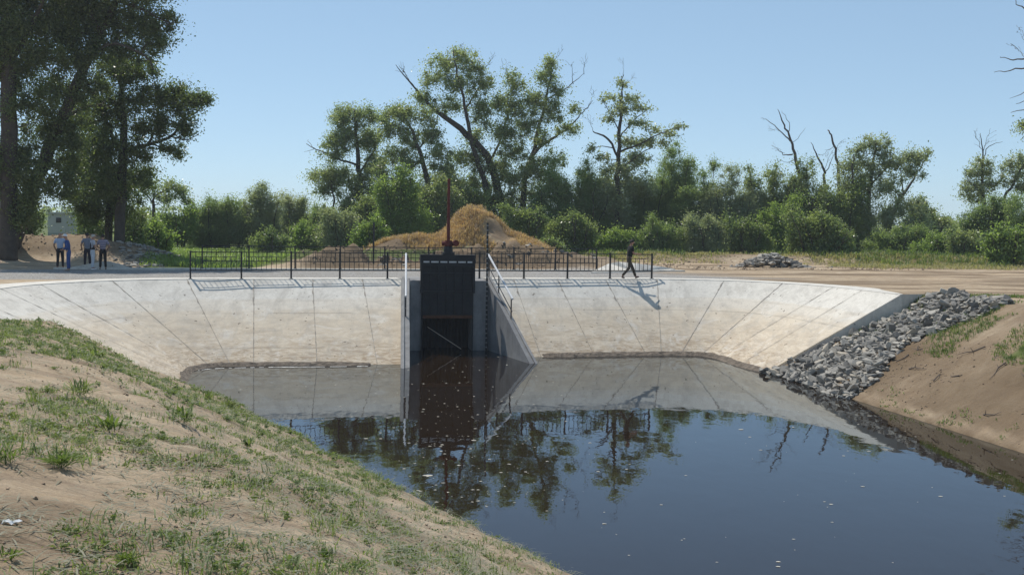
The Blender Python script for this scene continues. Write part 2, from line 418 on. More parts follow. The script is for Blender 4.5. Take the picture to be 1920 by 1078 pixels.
wet = np.maximum(wet, (0.85+0.4*fbm(XX*0.5, YY*0.25, 3, 64))*sstep(0.2, 0.5, w2)*(1-0.35*sstep(2.4, 3.8, w2+0.8*nz))*(1-sstep(5.6, 7.5, w2))*(YY < 46))
wet = np.maximum(wet, 0.85*(fd > 9.9)*(fd < 24)*sstep(4.0, 7.0, fa)*(1-sstep(20, 23, fa))*np.where(YY < 74.5, 1, 1-mo))
wet = np.maximum(wet, 0.9*(bump2(XX, YY, -8.4, 75.6, 2.6, 1.4, 1) > 0.35)); wet = np.maximum(wet, 0.8*(bump2(XX, YY, -0.6, 77.4, 1.3, 1.1, 1) > 0.45))
wet = np.maximum(wet, 0.7*np.exp(-((YY-80.5)/1.6)**2)*sstep(4, 8, XX)*(0.6+nz))
wet = np.maximum(wet, lp*(0.45+0.5*nz))
wet = np.maximum(wet, bankL*0.5*sstep(0.2, 0.5, fbm(XX*1.3, YY*0.9, 4, 68)))
rd_ = (fa > 22)*(YY > 44)*(fd < 26)
wet = np.maximum(wet, rd_*np.clip(0.34+1.1*fbm(XX*0.10, (YY-0.12*XX)*0.8, 4, 66), 0, 0.9))
col = np.stack([gravel, green, dry, wet], -1).reshape(-1, 4).astype(np.float32)
wa = gm.attributes.new('moist', 'FLOAT', 'POINT'); wa.data.foreach_set('value', np.clip(wet, 0, 1).ravel().astype(np.float32))
ca = gm.color_attributes.new('kind', 'FLOAT_COLOR', 'POINT'); ca.data.foreach_set('color', col.ravel())
def mat_ground():
    m, n, o = newmat('ground'); p = geo_pos(n)
    at = N(n, 'ShaderNodeAttribute', attribute_name='kind')
    sp = N(n, 'ShaderNodeSeparateColor'); n.links.new(at.outputs['Color'], sp.inputs[0])
    gr, ge, dr, we = sp.outputs[0], sp.outputs[1], sp.outputs[2], N(n, 'ShaderNodeAttribute', attribute_name='moist').outputs['Fac']
    big = noise(n, p, 0.35, 6, 0.62); mid = noise(n, p, 2.2, 7, 0.7); fine = noise(n, p, 22, 6, 0.75)
    sand = ramp(n, mid, [(0.28, (0.36, 0.272, 0.178)), (0.5, (0.485, 0.385, 0.268)), (0.72, (0.58, 0.48, 0.355))])
    sand = mix(n, ramp(n, big, [(0.35, 0), (0.65, 0.5)]), sand, (0.39, 0.275, 0.170))
    sand = mix(n, ramp(n, fine, [(0.52, 0), (0.72, 0.5)]), sand, (0.16, 0.112, 0.072))
    crumb = noise(n, p, 8.0, 7, 0.78)
    streak = noise(n, mapping(n, p, (0.22, 1.3, 1.0)), 1.1, 6, 0.7, 0.4)
    sand = mix(n, ramp(n, streak, [(0.44, 0), (0.64, 0.7)]), sand, (0.22, 0.16, 0.11))
    sand = mix(n, ramp(n, crumb, [(0.52, 0), (0.70, 0.45)]), sand, (0.20, 0.15, 0.105))
    sand = mix(n, ramp(n, noise(n, p, 13.0, 4, 0.6), [(0.60, 0), (0.70, 0.6)]), sand, (0.46, 0.39, 0.30))
    st = N(n, 'ShaderNodeTexVoronoi'); st.inputs['Scale'].default_value = 16; n.links.new(p, st.inputs['Vector'])
    grav = ramp(n, st.outputs['Color'], [(0.1, (0.15, 0.145, 0.14)), (0.5, (0.27, 0.265, 0.255)), (0.9, (0.42, 0.41, 0.39))])
    grav = mix(n, ramp(n, mid, [(0.4, 0), (0.75, 0.6)]), grav, (0.30, 0.245, 0.18))
    gras = ramp(n, noise(n, p, 3.5, 6, 0.75), [(0.3, (0.075, 0.095, 0.030)), (0.6, (0.13, 0.155, 0.05)), (0.8, (0.22, 0.19, 0.10))])
    dryc = ramp(n, noise(n, p, 4.5, 6, 0.75), [(0.3, (0.22, 0.145, 0.07)), (0.7, (0.40, 0.28, 0.15))])
    c = mix(n, math_(n, 'MULTIPLY', we, 0.95, True), sand, mix(n, crumb, (0.078, 0.053, 0.031), (0.190, 0.133, 0.080)))
    c = mix(n, dr, c, dryc)
    gmask = ramp(n, math_(n, 'ADD', ge, math_(n, 'MULTIPLY', math_(n, 'SUBTRACT', mid, 0.5), 0.7)), [(0.3, 0), (0.6, 1)])
    c = mix(n, gmask, c, gras)
    c = mix(n, gr, c, grav)
    finish(n, o, c, 0.95, [(fine, 0.6, 0.02), (crumb, 0.7, 0.06), (mid, 0.6, 0.08), (st.outputs['Distance'], 0.25, 0.02)], 0.15); return m
ground = link('ground', gm, mat_ground(), None, True); tag(ground, kind='structure', label='sandy ground with gravel road and canal banks')

# ---------------------------------------------------------------- water
def mat_water():
    m, n, o = newmat('canal_water'); p = geo_pos(n)
    df = N(n, 'ShaderNodeBsdfDiffuse'); df.inputs['Color'].default_value = (0.019, 0.0115, 0.006, 1)
    b = N(n, 'ShaderNodeBsdfGlossy'); b.inputs['Color'].default_value = (0.82, 0.91, 0.98, 1); b.inputs['Roughness'].default_value = 0.015
    fr = N(n, 'ShaderNodeFresnel'); fr.inputs['IOR'].default_value = 1.37
    wm_ = N(n, 'ShaderNodeMixShader'); n.links.new(fr.outputs[0], wm_.inputs[0]); n.links.new(df.outputs[0], wm_.inputs[1]); n.links.new(b.outputs[0], wm_.inputs[2])
    h = noise(n, mapping(n, p, (1.0, 0.45, 1)), 2.2, 3, 0.5)
    h2 = noise(n, p, 0.5, 2, 0.5)
    b1 = N(n, 'ShaderNodeBump'); b1.inputs['Strength'].default_value = 0.06; b1.inputs['Distance'].default_value = 0.05; n.links.new(h, b1.inputs['Height'])
    b2 = N(n, 'ShaderNodeBump'); b2.inputs['Strength'].default_value = 0.03; b2.inputs['Distance'].default_value = 0.15; n.links.new(h2, b2.inputs['Height']); n.links.new(b1.outputs[0], b2.inputs['Normal'])
    n.links.new(b2.outputs[0], b.inputs['Normal']); n.links.new(b2.outputs[0], fr.inputs['Normal']); n.links.new(wm_.outputs[0], o.inputs[0]); return m
wm = MB(); wm.add([(-14, -40, WL), (60, -40, WL), (60, 20, WL), (14, 62, WL), (-14, 62, WL)], [(0, 1, 2, 3, 4)])
water = wm.build('water', mat_water()); tag(water, kind='structure', label='dark still canal water')

# ---------------------------------------------------------------- concrete lining
def falong_pt(p): return (p.x-FL.x)*math.cos(FA) + (p.y-FL.y)*math.sin(FA)
def lining(tops, bots, label, flip):
    Tn, Bn = catmull(tops, PER), catmull(bots, PER)
    c = tops[len(tops)//2]
    root = empty('concrete_lining', (c.x, c.y, 0)); tag(root, label, 'concrete slope')
    rows = 14; V = []; n = len(Tn)
    for t, b in zip(Tn, Bn):
        d = b-t
        for r in range(rows+1): V.append(t + d*(r/rows)*1.32)
    Fs = []
    for i in range(n-1):
        for r in range(rows):
            a = i*(rows+1)+r; q = (a, a+1, a+rows+2, a+rows+1); Fs.append(q)
    mb = MB(); mb.add(V, Fs)
    # closed end faces, half a metre deep
    for i in (0, n-1):
        base = len(mb.v); col_ = [Vector(mb.v[i*(rows+1)+r]) for r in range(rows+1)]
        other = Vector(mb.v[(1 if i == 0 else n-2)*(rows+1)]) - col_[0]; other.z = 0
        mb.v += [tuple(p) for p in col_] + [tuple(p-Vector((0, 0, 0.62))) for p in col_]
        for r in range(rows): mb.f.append((base+r, base+r+1, base+rows+2+r, base+rows+1+r))
    sl = mb.build('slope', CONC, root, False)
    # kerb: flat strip on top, outer face down
    o = outward(Tn, 1); mb = MB(); kw = 1.25; V = []
    for ti_, (t, q) in enumerate(zip(Tn, o)):
        kw = 1.25*min(1.0, 0.06+ti_/9.0, 0.06+(n-1-ti_)/9.0) if (t-LT[-1]).length > 1 and (t-RT[0]).length > 1 and (ti_ < 9 or ti_ > n-10) and abs(falong_pt(t)-10.5) > 8 else 1.25
        V += [t + Vector((0, 0, 0.004)) - q*0.03, t + q*kw + Vector((0, 0, 0.004)), t + q*kw - Vector((0, 0, 0.3)), t - q*0.03 - Vector((0, 0, 0.05))]
    Fs = []
    for i in range(n-1):
        for k in ((0, 1), (1, 2), (3, 0)):
            a, b = i*4+k[0], i*4+k[1]; Fs.append((a, b, b+4, a+4))
    Fs += [(0, 1, 2, 3), ((n-1)*4+3, (n-1)*4+2, (n-1)*4+1, (n-1)*4)]
    mb.add(V, Fs); mb.build('kerb', CONCP, root)
    # joints between the cast panels
    for j in range(1, len(tops)-1):
        t, b = tops[j], bots[j]; d = b-t
        side = (Tn[j*PER+1]-Tn[j*PER-1]).normalized(); nn = side.cross(d).normalized()
        if nn.z < 0: nn = -nn
        mb = MB(); V = []; K = 40
        for k in range(K+1):
            f = k/K; p = t + d*f*1.05 + nn*0.012
            sb = (Bn[j*PER+1]-Bn[j*PER-1]).normalized(); sd_ = side.lerp(sb, f)
            w = 0.007 + 0.030*max(0, random.gauss(0, 0.6))*(1 if random.random() < 0.4 else 0.1)*(1.0-0.6*f) + (0.04 if f < 0.3 and random.random() < 0.3 else 0)
            w2_ = 0.008 + 0.022*random.random()**2
            V += [p - sd_*w, p + sd_*w2_]
        mb.add(V, [(2*k, 2*k+1, 2*k+3, 2*k+2) for k in range(K)])
        mb.build('joint', JOINT, root)
    return root
lining(LT, LB, 'stained pale concrete basin slope left of the sluice gate, with a kerb along its top', False)
right_lining = lining(RT, RB, 'stained pale concrete basin slope right of the sluice gate, ending at the grey stones', True)

# wedge-shaped end wall closing the right slope
T_, B_, K_ = RT[-1], RB[-1], G(1745, 551, 0)
mb = MB(); dn = Vector((0, 0, -0.9)); off = Vector((0.06, -0.10, -0.03)); a, b, c = T_+Vector((0.02, -0.02, 0.0)), B_+(B_-T_)*0.12+off, K_
b2 = b + Vector((0.10, -0.12, -0.02))
mb.add([a, c, b2, b, a+dn, c+dn, b2+dn, b+dn], [(0, 3, 2, 1), (4, 5, 6, 7), (1, 2, 6, 5), (0, 1, 5, 4), (2, 3, 7, 6), (3, 0, 4, 7)])
mb.build('end_wall', CONCP, right_lining)
# mud along the foot of the slopes
def mudstrip(curve, w, h, seed):
    pts = catmull(curve, 36); o = outward(pts, 1); mb = MB(); V = []; prof = [(-1.3, -0.35), (-0.8, 0.25), (-0.3, 0.75), (0.2, 1.0), (0.7, 0.8), (1.2, 0.6), (1.6, 0.25)]
    al = np.arange(len(pts))*0.11; np_ = len(pts)
    for i, (p, q) in enumerate(zip(pts, o)):
        end = min(1.0, i/25, (np_-1-i)/25)**0.5
        for k_, (a, b) in enumerate(prof):
            n1 = float(fbm(np.array([al[i]*1.1+seed]), np.array([k_*0.45]), 4, seed)[0]); n2 = float(fbm(np.array([al[i]*3.0+seed]), np.array([k_*0.9]), 3, seed+9)[0])
            V.append(p + q*(a*w*(1+0.55*n1)) + Vector((0, 0, end*(b*h*(1.0+1.2*n1+0.9*n2)) + max(0, a)*w*0.60 - (1-end)*0.05)))
    k = len(prof); mb.add(V, [(i*k+j, i*k+j+1, (i+1)*k+j+1, (i+1)*k+j) for i in range(len(pts)-1) for j in range(k-1)])
    return mb
MUD = mat_plain('mud', (0.15, 0.122, 0.095), 0.95, 0.6, 4, bump=1.0, bd=0.05)
o = mudstrip([G(x, y, WL) for x, y in ((345, 722), (349, 706), (362, 694), (394, 688), (432, 686), (520, 685), (600, 685), (695, 685))], 0.11, 0.05, 1).build('mud', MUD); tag(o, kind='structure')
o = mudstrip([G(x, y, WL) for x, y in ((1012, 669), (1060, 668.5), (1114, 667.5), (1211, 666), (1276, 665.5), (1314, 667), (1344, 672), (1386, 686), (1425, 697))], 0.13, 0.06, 90).build('mud', MUD); tag(o, kind='structure')

# far kerb under the far railing and the concrete aprons beyond it
BL, BR = G(379, 504.5), G(1119, 507.5)
bdir = (BR-BL).normalized(); bnr = Vector((bdir.y, -bdir.x, 0)); BA = math.atan2(bdir.y, bdir.x)
mb = MB(); a = BL-bdir*7; b = BR+bdir*5; mb.bar(a-bnr*0.1+Vector((0, 0, -0.05)), b-bnr*0.1+Vector((0, 0, -0.05)), 0.55, 0.18)
o = mb.build('concrete_kerb', CONCP); tag(o, 'long pale concrete kerb under the far railing', 'kerb')
def apron(name, label, pts):
    mb = MB(); n = len(pts); mb.add([p for p in pts]+[Vector((p.x, p.y, -0.4)) for p in pts], [tuple(range(n))]+[(i, i+n, (i+1) % n+n, (i+1) % n) for i in range(n)])
    o = mb.build(name, CONCP); tag(o, label, 'concrete slab')
pR = [G(1108, 510, 0.02), G(1190, 509, 0.02), G(1255, 506, 0.05), G(1266, 504, 0.08), G(1240, 500, 0.22), G(1195, 494, 0.42), G(1160, 491, 0.50), G(1142, 494, 0.40)]
apron('concrete_slab', 'flat pale concrete slab behind the walking man, right of the far railing', pR)
pL = [G(135, 500.5, 0.01), G(243, 501, 0.01), G(228, 496, 0.20), G(206, 490, 0.34), G(196, 490, 0.34), G(160, 496, 0.16)]
apron('concrete_slab', 'pale concrete slab behind the group of standing people', pL)

# ---------------------------------------------------------------- railings
def railing(A, B, nb, label, parent_rot):
    root = empty('railing', tuple(A), 0); tag(root, label, 'railing')
    d = (B-A); L = d.length; d.normalize(); z = Vector((0, 0, 1)); bay = L/nb
    for i in range(nb+1):
        mb = MB(); p = A + d*(bay*i); hgt = 1.17
        mb.box(p+z*(hgt/2-0.02), (0.07, 0.07, hgt), math.atan2(d.y, d.x)); mb.box(p+z*(hgt-0.01), (0.085, 0.085, 0.02), math.atan2(d.y, d.x))
        mb.box(p+z*0.012, (0.15, 0.15, 0.016), math.atan2(d.y, d.x))
        mb.build('post', BLACK, root)
    for i in range(nb):
        mb = MB(); a = A + d*(bay*i+0.035); b = A + d*(bay*(i+1)-0.035)
        mb.bar(a+z*1.12, b+z*1.12, 0.04, 0.04); mb.bar(a+z*0.36, b+z*0.36, 0.04, 0.045)
        m = 9; xsb = [bay*(k+1)/(m+1) for k in range(m)]
        p0 = A + d*(bay*i)
        mb.bar(p0+d*(xsb[0]+0.01)+z*0.92, p0+d*(xsb[-1]-0.01)+z*0.92, 0.025, 0.025)
        for k, x in enumerate(xsb):
            full = k in (0, m//2, m-1); q = p0+d*x
            mb.bar(q+z*0.382, q+z*(1.10 if full else 0.907), 0.022)
        mb.build('panel', BLACK, root)
    return root
setb = -FNRM*0.40 + Vector((0, 0, 0.004))
railing(G(357, 523.3)+setb*0.42, G(1228, 523.3)+setb, 10, 'long black metal railing along the kerb above the basin, nearest to the camera', FA)
railing(BL-bnr*0.1+Vector((0, 0, .04)), BR-bnr*0.1+Vector((0, 0, .04)), 9, 'black metal railing on the far side of the gravel crossing', BA)

# ---------------------------------------------------------------- sluice
GY = P(836, 540, 1).y
pierd = G(836, 657, WL)                      # foot of the pier faces
SX = Vector((math.cos(FA*0.55), math.sin(FA*0.55), 0)); SY = Vector((-SX.y, SX.x, 0))
def sp(px, off=0.0, z=0.0):                  # point on the pier face line at pixel column px, off metres behind it
    base = G(px, 657 + (px-836)*-0.012, WL); base.z = z
    # slide along SX so that all pier faces share one plane
    t = (base-pierd).dot(SX)
    return pierd + SX*t + SY*off + Vector((0, 0, z-WL))
sl_root = empty('sluice', tuple(sp(836, 0, 0)), 0); tag(sl_root, 'concrete sluice with black steel gate and red screw post in the middle of the basin', 'sluice gate')
sa = math.atan2(SX.y, SX.x); axm = Matrix.Rotation(sa, 3, 'Z')
def sbox(mb, x0, x1, o0, o1, z0, z1):
    a = sp(x0); b = sp(x1); c = (a+b)/2 + SY*((o0+o1)/2) ; c.z = (z0+z1)/2
    mb.box(c, ((b-a).length, abs(o1-o0), z1-z0), ax=axm)
# piers
for x0, x1 in ((768, 791), (883, 911)):
    mb = MB(); sbox(mb, x0, x1, 0.0, 2.2, -4.4, 0.01); mb.build('pier', WALLM, sl_root, bevel=0.02)
mb = MB(); sbox(mb, 766, 913, 1.35, 3.6, -0.6, -0.004); sbox(mb, 791.2, 882.8, 0.5, 1.345, -0.5, -0.02); mb.build('lintel', WALLM, sl_root)
# corrugated back plate in the opening
mb = MB(); V = []; a, b = sp(791), sp(883); K = 44
for k in range(K+1):
    q = a.lerp(b, k/K) + SY*(1.2 + 0.10*max(-0.5, min(0.5, math.sin(k*2*math.pi/6)))); V += [Vector((q.x, q.y, -4.3)), Vector((q.x, q.y, -0.5))]
mb.add(V, [(2*k, 2*k+2, 2*k+3, 2*k+1) for k in range(K)]); mb.build('culvert_sheet', STEEL, sl_root)
# wing walls: top follows the slope
def wing(inner, outer, label):
    # inner: list of (px,py) foot front, top back
    (t_in, f_in), (t_out, f_out) = inner, outer
    ti, fi, to, fo = G(*t_in, 0.02), G(*f_in, WL), G(*t_out, 0.02), G(*f_out, WL)
    mb = MB(); V = []
    ext = 1.16
    for t, f in ((ti, fi), (to, fo)):
        d = f-t; V += [t + Vector((0, 0, 0.05)), t + d*0.5 + Vector((0, 0, 0.12)), t+d*ext + Vector((0, 0, 0.12))]
    n = Vector((0, 0, 1))
    Vb = [Vector((v.x, v.y, -4.4)) for v in V]
    mb.add(V+Vb, [(0, 1, 4, 3), (1, 2, 5, 4), (0, 6, 7, 1), (1, 7, 8, 2), (3, 4, 10, 9), (4, 5, 11, 10), (2, 8, 11, 5), (0, 3, 9, 6)])
    mb.build('wing_wall', CONCP if False else WALLM, sl_root)
    # raised coping lip along the outer edge
    mb = MB(); a = to.lerp(ti, 0.25); b = fo.lerp(fi, 0.25); d = b-a
    mb.bar(a+Vector((0, 0, 0.10)), a+d*1.1+Vector((0, 0, 0.17)), 0.10, 0.08); mb.build('coping', WALLM, sl_root)
    return ti, fi, to, fo
wing(((768, 524), (768, 688)), ((752, 524), (751, 688)), '')
wing(((911, 525), (990, 681)), ((921, 525), (1003, 679)), '')
# gate leaf with ribs
mb = MB(); sbox(mb, 792, 883, -0.16, -0.10, -1.47, 1.02)
leaf_o = mb.build('gate_leaf', STEEL, sl_root)
def sub(mb, name, mat, part):          # a sub-part: world mesh parented below a part of the sluice
    o_ = mb.build(name, mat, None); o_.parent = part; o_.data.transform(Matrix.Translation(-Vector(sl_root.location))); return o_
for px in (806, 821, 836, 851, 867):
    mb = MB(); sbox(mb, px-1.1, px+1.1, -0.24, -0.16, -1.42, 0.74); sub(mb, 'rib', STEEL, leaf_o)
for z in (-0.47, 0.30):
    mb = MB(); sbox(mb, 793, 882, -0.255, -0.16, z-0.04, z+0.04); sub(mb, 'crossbar', STEEL, leaf_o)
mb = MB(); sbox(mb, 792, 883, -0.20, -0.08, -1.60, -1.475); mb.build('gate_sill', RUST, sl_root)
for (x0, x1), (x2, x3) in (((787, 791.8), (789.5, 791.8)), ((883.2, 887.5), (883.2, 885.2))):
    mb = MB(); sbox(mb, x0, x1, -0.28, -0.02, -0.52, 1.0); sbox(mb, x2, x3, -0.12, -0.003, -4.0, -0.5); mb.build('gate_guide', STEEL, sl_root)
mb = MB(); sbox(mb, 786, 888, -0.32, 0.04, 1.0, 1.12); sbox(mb, 787, 887, -0.30, -0.255, 0.62, 0.76); sbox(mb, 787, 887, -0.30, -0.255, 0.86, 0.998)
for px in (787, 803, 820, 836, 853, 870, 885): sbox(mb, px, px+3, -0.295, -0.26, 0.755, 0.865)
mb.build('top_beam', STEEL, sl_root)
mb = MB(); sbox(mb, 792, 882, -0.262, -0.25, 0.775, 0.84); mb.build('slot_strip', GALV, sl_root)
# spindle and gearbox
c0 = sp(838, -0.14, 1.12); zv = Vector((0, 0, 1))
mb = MB(); mb.cyl(c0, c0+zv*0.10, 0.26, 0.26, 16); mb.cyl(c0+zv*0.10, c0+zv*0.36, 0.20, 0.17, 16); mb.build('stem_housing', STEEL, sl_root, bevel=0.01)
mb = MB(); mb.cyl(c0+zv*0.36, c0+zv*0.60, 0.17, 0.15, 16); mb.cyl(c0+zv*0.47-SX*0.28, c0+zv*0.47+SX*0.34, 0.10, 0.10, 14)
mb.cyl(c0+zv*0.40, c0+zv*0.44, 0.24, 0.24, 16); gb = mb.build('gearbox', RED, sl_root)
mb = MB(); mb.cyl(c0+zv*0.49+SX*0.30-SY*0.05, c0+zv*0.49+SX*0.30-SY*0.30, 0.13, 0.13, 16); sub(mb, 'drive_cap', RED, gb)
mb = MB(); mb.tube([c0+zv*0.6, c0+zv*2.0, c0+zv*3.18], [0.075, 0.062, 0.058], 12); mb.cyl(c0+zv*3.18, c0+zv*3.22, 0.07, 0.07, 12); mb.build('screw_post', RED, sl_root)
# handrails on the wing walls
def ptw(t, f, k, h, side): 
    p = t.lerp(f, k); return Vector((p.x, p.y, p.z+0.14+h))
tl, fl = G(761, 524, 0), G(760, 688, WL); tr_, fr_ = G(914.5, 525, 0), G(996, 680, WL)
for (t, f, mat, ks, lbl) in ((tl, fl, GALV, (0.03, 0.52), 'left'), (tr_, fr_, BLACK, (0.03, 0.27, 0.56), 'right')):
    hr = empty('handrail', tuple(t)); hr.parent = sl_root; hr.location = t - Vector(sl_root.location)
    # rail pieces are built in world space then moved under the sluice
    bpy.data.objects.remove(hr)
    mb = MB()
    for k in ks: mb.tube([ptw(t, f, k, -0.1, 0), ptw(t, f, k, 1.0, 0)], 0.028, 8)
    mb.tube([ptw(t, f, ks[0], 0.5, 0), ptw(t, f, ks[-1]+0.02, 0.45, 0)], 0.02, 8)
    r = mb.build('handrail', BLACK, sl_root)
    r['label'] = 'sloping handrail on the %s wing wall' % lbl
    mb = MB(); mb.tube([ptw(t, f, ks[0]-0.02, 1.0, 0), ptw(t, f, ks[-1]+0.03, 1.0, 0)], 0.045, 8)
    q = mb.build('top_rail', GALV, sl_root)
# staff gauge
def mat_gauge():
    m, n, o = newmat('gauge_bands'); p = geo_pos(n); z = N(n, 'ShaderNodeSeparateXYZ'); n.links.new(p, z.inputs[0])
    f = math_(n, 'FRACT', math_(n, 'MULTIPLY', z.outputs['Z'], 5.0))
    c = ramp(n, f, [(0.0, (0.02, 0.02, 0.02)), (0.74, (0.02, 0.02, 0.02)), (0.76, (0.22, 0.22, 0.21))])
    finish(n, o, c, 0.5); return m
gp = G(911.5, 658.5, WL); gt = P(914.5, 418, gp.y)
mb = MB(); mb.box(Vector((gp.x, gp.y, (-3.6+gt.z)/2)), (0.075, 0.04, gt.z+3.6), FA); mb.box(Vector((gp.x, gp.y+0.05, (-3.2+gt.z-0.3)/2)), (0.05, 0.05, gt.z+2.8), FA)
o = mb.build('staff_gauge', mat_gauge()); tag(o, 'tall banded water level staff standing at the right pier of the sluice', 'staff gauge')
# dry stick in the opening
mb = MB(); mb.tube([sp(800, -0.4, -1.95), sp(830, -0.45, -2.4), sp(862, -0.5, -2.88)], [0.012, 0.018, 0.022], 6)
o = mb.build('stick', mat_plain('pale_wood', (0.38, 0.33, 0.27), 0.9)); tag(o, 'thin pale stick leaning in the dark sluice opening', 'stick')

# thin dark pole behind the far railing
pb = G(700, 501); mb = MB(); pt_ = P(701, 418, pb.y); mb.tube([pb-Vector((0, 0, .2)), pt_], 0.055, 8); mb.box(pt_, (0.12, 0.12, 0.03))
o = mb.build('pole', BLACK); tag(o, 'slim dark pole standing at the far railing, left of the sluice', 'pole')

# ---------------------------------------------------------------- trees
def leaves_mesh(cent, rad, cnt, size, up=0.5, droop=0.0, aspect=0.55, seed=0):
    g = np.random.default_rng(seed)
    idx = np.repeat(np.arange(len(cent)), cnt); n = len(idx)
    d = g.normal(size=(n, 3)); d /= np.linalg.norm(d, axis=1)[:, None]
    rr = np.minimum(np.abs(g.normal(0, 0.60, n)), 1.12)
    c = cent[idx] + d*(rr*1.0)[:, None]*rad[idx]
    nn = g.normal(size=(n, 3)); nn[:, 2] += up; nn /= np.linalg.norm(nn, axis=1)[:, None]
    t = np.cross(nn, g.normal(size=(n, 3))); 
    if droop: t = t/np.linalg.norm(t, axis=1)[:, None]; t[:, 2] -= droop; nn = np.cross(t, g.normal(size=(n, 3))); nn /= np.linalg.norm(nn, axis=1)[:, None]
    t /= np.linalg.norm(t, axis=1)[:, None]; b = np.cross(nn, t)
    L = size*g.uniform(0.6, 1.35, n)[:, None]; Wd = L*aspect
    V = np.stack([c-t*L*0.5, c+b*Wd*0.5-t*L*0.05, c+t*L*0.5, c-b*Wd*0.5-t*L*0.05], 1).reshape(-1, 3)
    return V
def quads(n): return np.arange(n*4).reshape(-1, 4)
TS = [100]
def tree(name, label, cat, Y, base, limbs, blobs, leaf='poplar', size=0.16, dens=1.0, group=None, droop=0.0, aspect=0.55, depth=0.65, mat=None, clump=(0.45, 1.0), twigs=True, up=0.05, grow=1.20):
    """limbs: lists of (px,py,radius m); blobs: (px,py,rx,ry[,density])"""
    TS[0] += 1; g = np.random.default_rng(TS[0]); rr = random.Random(TS[0])
    size *= 0.80; grow = 1.36 if group == GL else grow
    bp = P(base[0], base[1], Y); gz = Hs(bp.x, bp.y); s = FPX/Y
    root = empty(name, (bp.x, bp.y, gz)); tag(root, label, cat, group)
    tm = MB(); lp = []; mat = mat or BARK
    for li, L in enumerate(limbs):
        dy = 0 if li == 0 else rr.uniform(-1, 1)*2.2
        pts = []; rad = []
        for k, (px, py, r) in enumerate(L):
            f = k/max(1, len(L)-1); p = P(px, py, Y + dy*f + (rr.uniform(-0.3, 0.3) if k else 0)); pts.append(p); rad.append(r*0.82)
        if li == 0 or L[0][1] >= base[1]-12: 
            pts[0].z = min(pts[0].z, Hs(pts[0].x, pts[0].y)-0.3)
        sm = catmull(pts, 4); rs = []
        for k in range(len(sm)):
            f = k/4; i0 = min(int(f), len(rad)-1); i1 = min(i0+1, len(rad)-1); rs.append(rad[i0]+(rad[i1]-rad[i0])*(f-int(f)))
            if 0 < k < len(sm)-1: sm[k] = sm[k] + Vector((rr.gauss(0, 0.05), rr.gauss(0, 0.05), rr.gauss(0, 0.03)))
        tm.tube(sm, rs, 8 if rs[0] > 0.12 else 5); lp += [(p, r) for p, r in zip(sm, rs)]
    cent = []; rad = []; cnt = []
    for B in blobs:
        px, py, rx, ry = B[:4]; k = B[4] if len(B) > 4 else 1.0; rx *= grow; ry *= grow
        A = math.pi*rx*ry; c0 = P(px, py, Y); wx, wz = rx/s, ry/s; wy = max(wx, wz)*depth
        m = max(4, int(round(wx*wz*6.5 + 3)))
        leaf_px = 0.5*size*size*aspect*(s*0.5333)**2
        tot = 4.4*dens*k*0.2844*A/leaf_px
        yo = rr.uniform(-0.5, 0.5)*wy
        cent.append(np.array([c0.x, c0.y+yo, c0.z])); rad.append(np.array([wx*0.95, wy*0.95, wz*0.95])); cnt.append(int(tot*0.24))
        for q in range(m):
            v = g.normal(size=3); v /= np.linalg.norm(v); v *= g.random()**0.38
            cr = rr.uniform(*clump)*min(1.0, 0.5+0.5*min(wx, wz))
            p = np.array([c0.x+v[0]*wx*0.9, c0.y+yo+v[1]*wy, c0.z+v[2]*wz*0.9])
            cent.append(p); rad.append(np.array([cr*rr.uniform(0.9, 1.4), cr*rr.uniform(0.9, 1.4), cr*rr.uniform(0.85, 1.3)])); cnt.append(max(4, int(tot*0.78/m*rr.uniform(0.35, 1.65))))
            if twigs and lp:
                cand = [(((Vector(p)-q_).length + max(0, q_.z-p[2])*1.5), q_, r_) for q_, r_ in lp]; dd, q_, r_ = min(cand, key=lambda e: e[0])
                if dd > 0.3:
                    mid = q_.lerp(Vector(p), 0.5) + Vector((rr.gauss(0, .15), rr.gauss(0, .15), rr.uniform(-0.05, 0.12)*dd))
                    r0 = min(r_*0.6, 0.015+0.016*dd); tm.tube([q_, mid, Vector(p)], [r0, r0*0.6, 0.012], 4, False); lp.append((mid, r0*0.6))
    if tm.v: tm.build('trunk', mat, root, True)
    if cent:
        V = leaves_mesh(np.array(cent), np.array(rad), np.array(cnt), size, up=up, droop=droop, aspect=aspect, seed=TS[0])
        me = np_mesh('crown', V, quads(len(V)//4)); link('crown', me, LEAF[leaf], root)
    return root
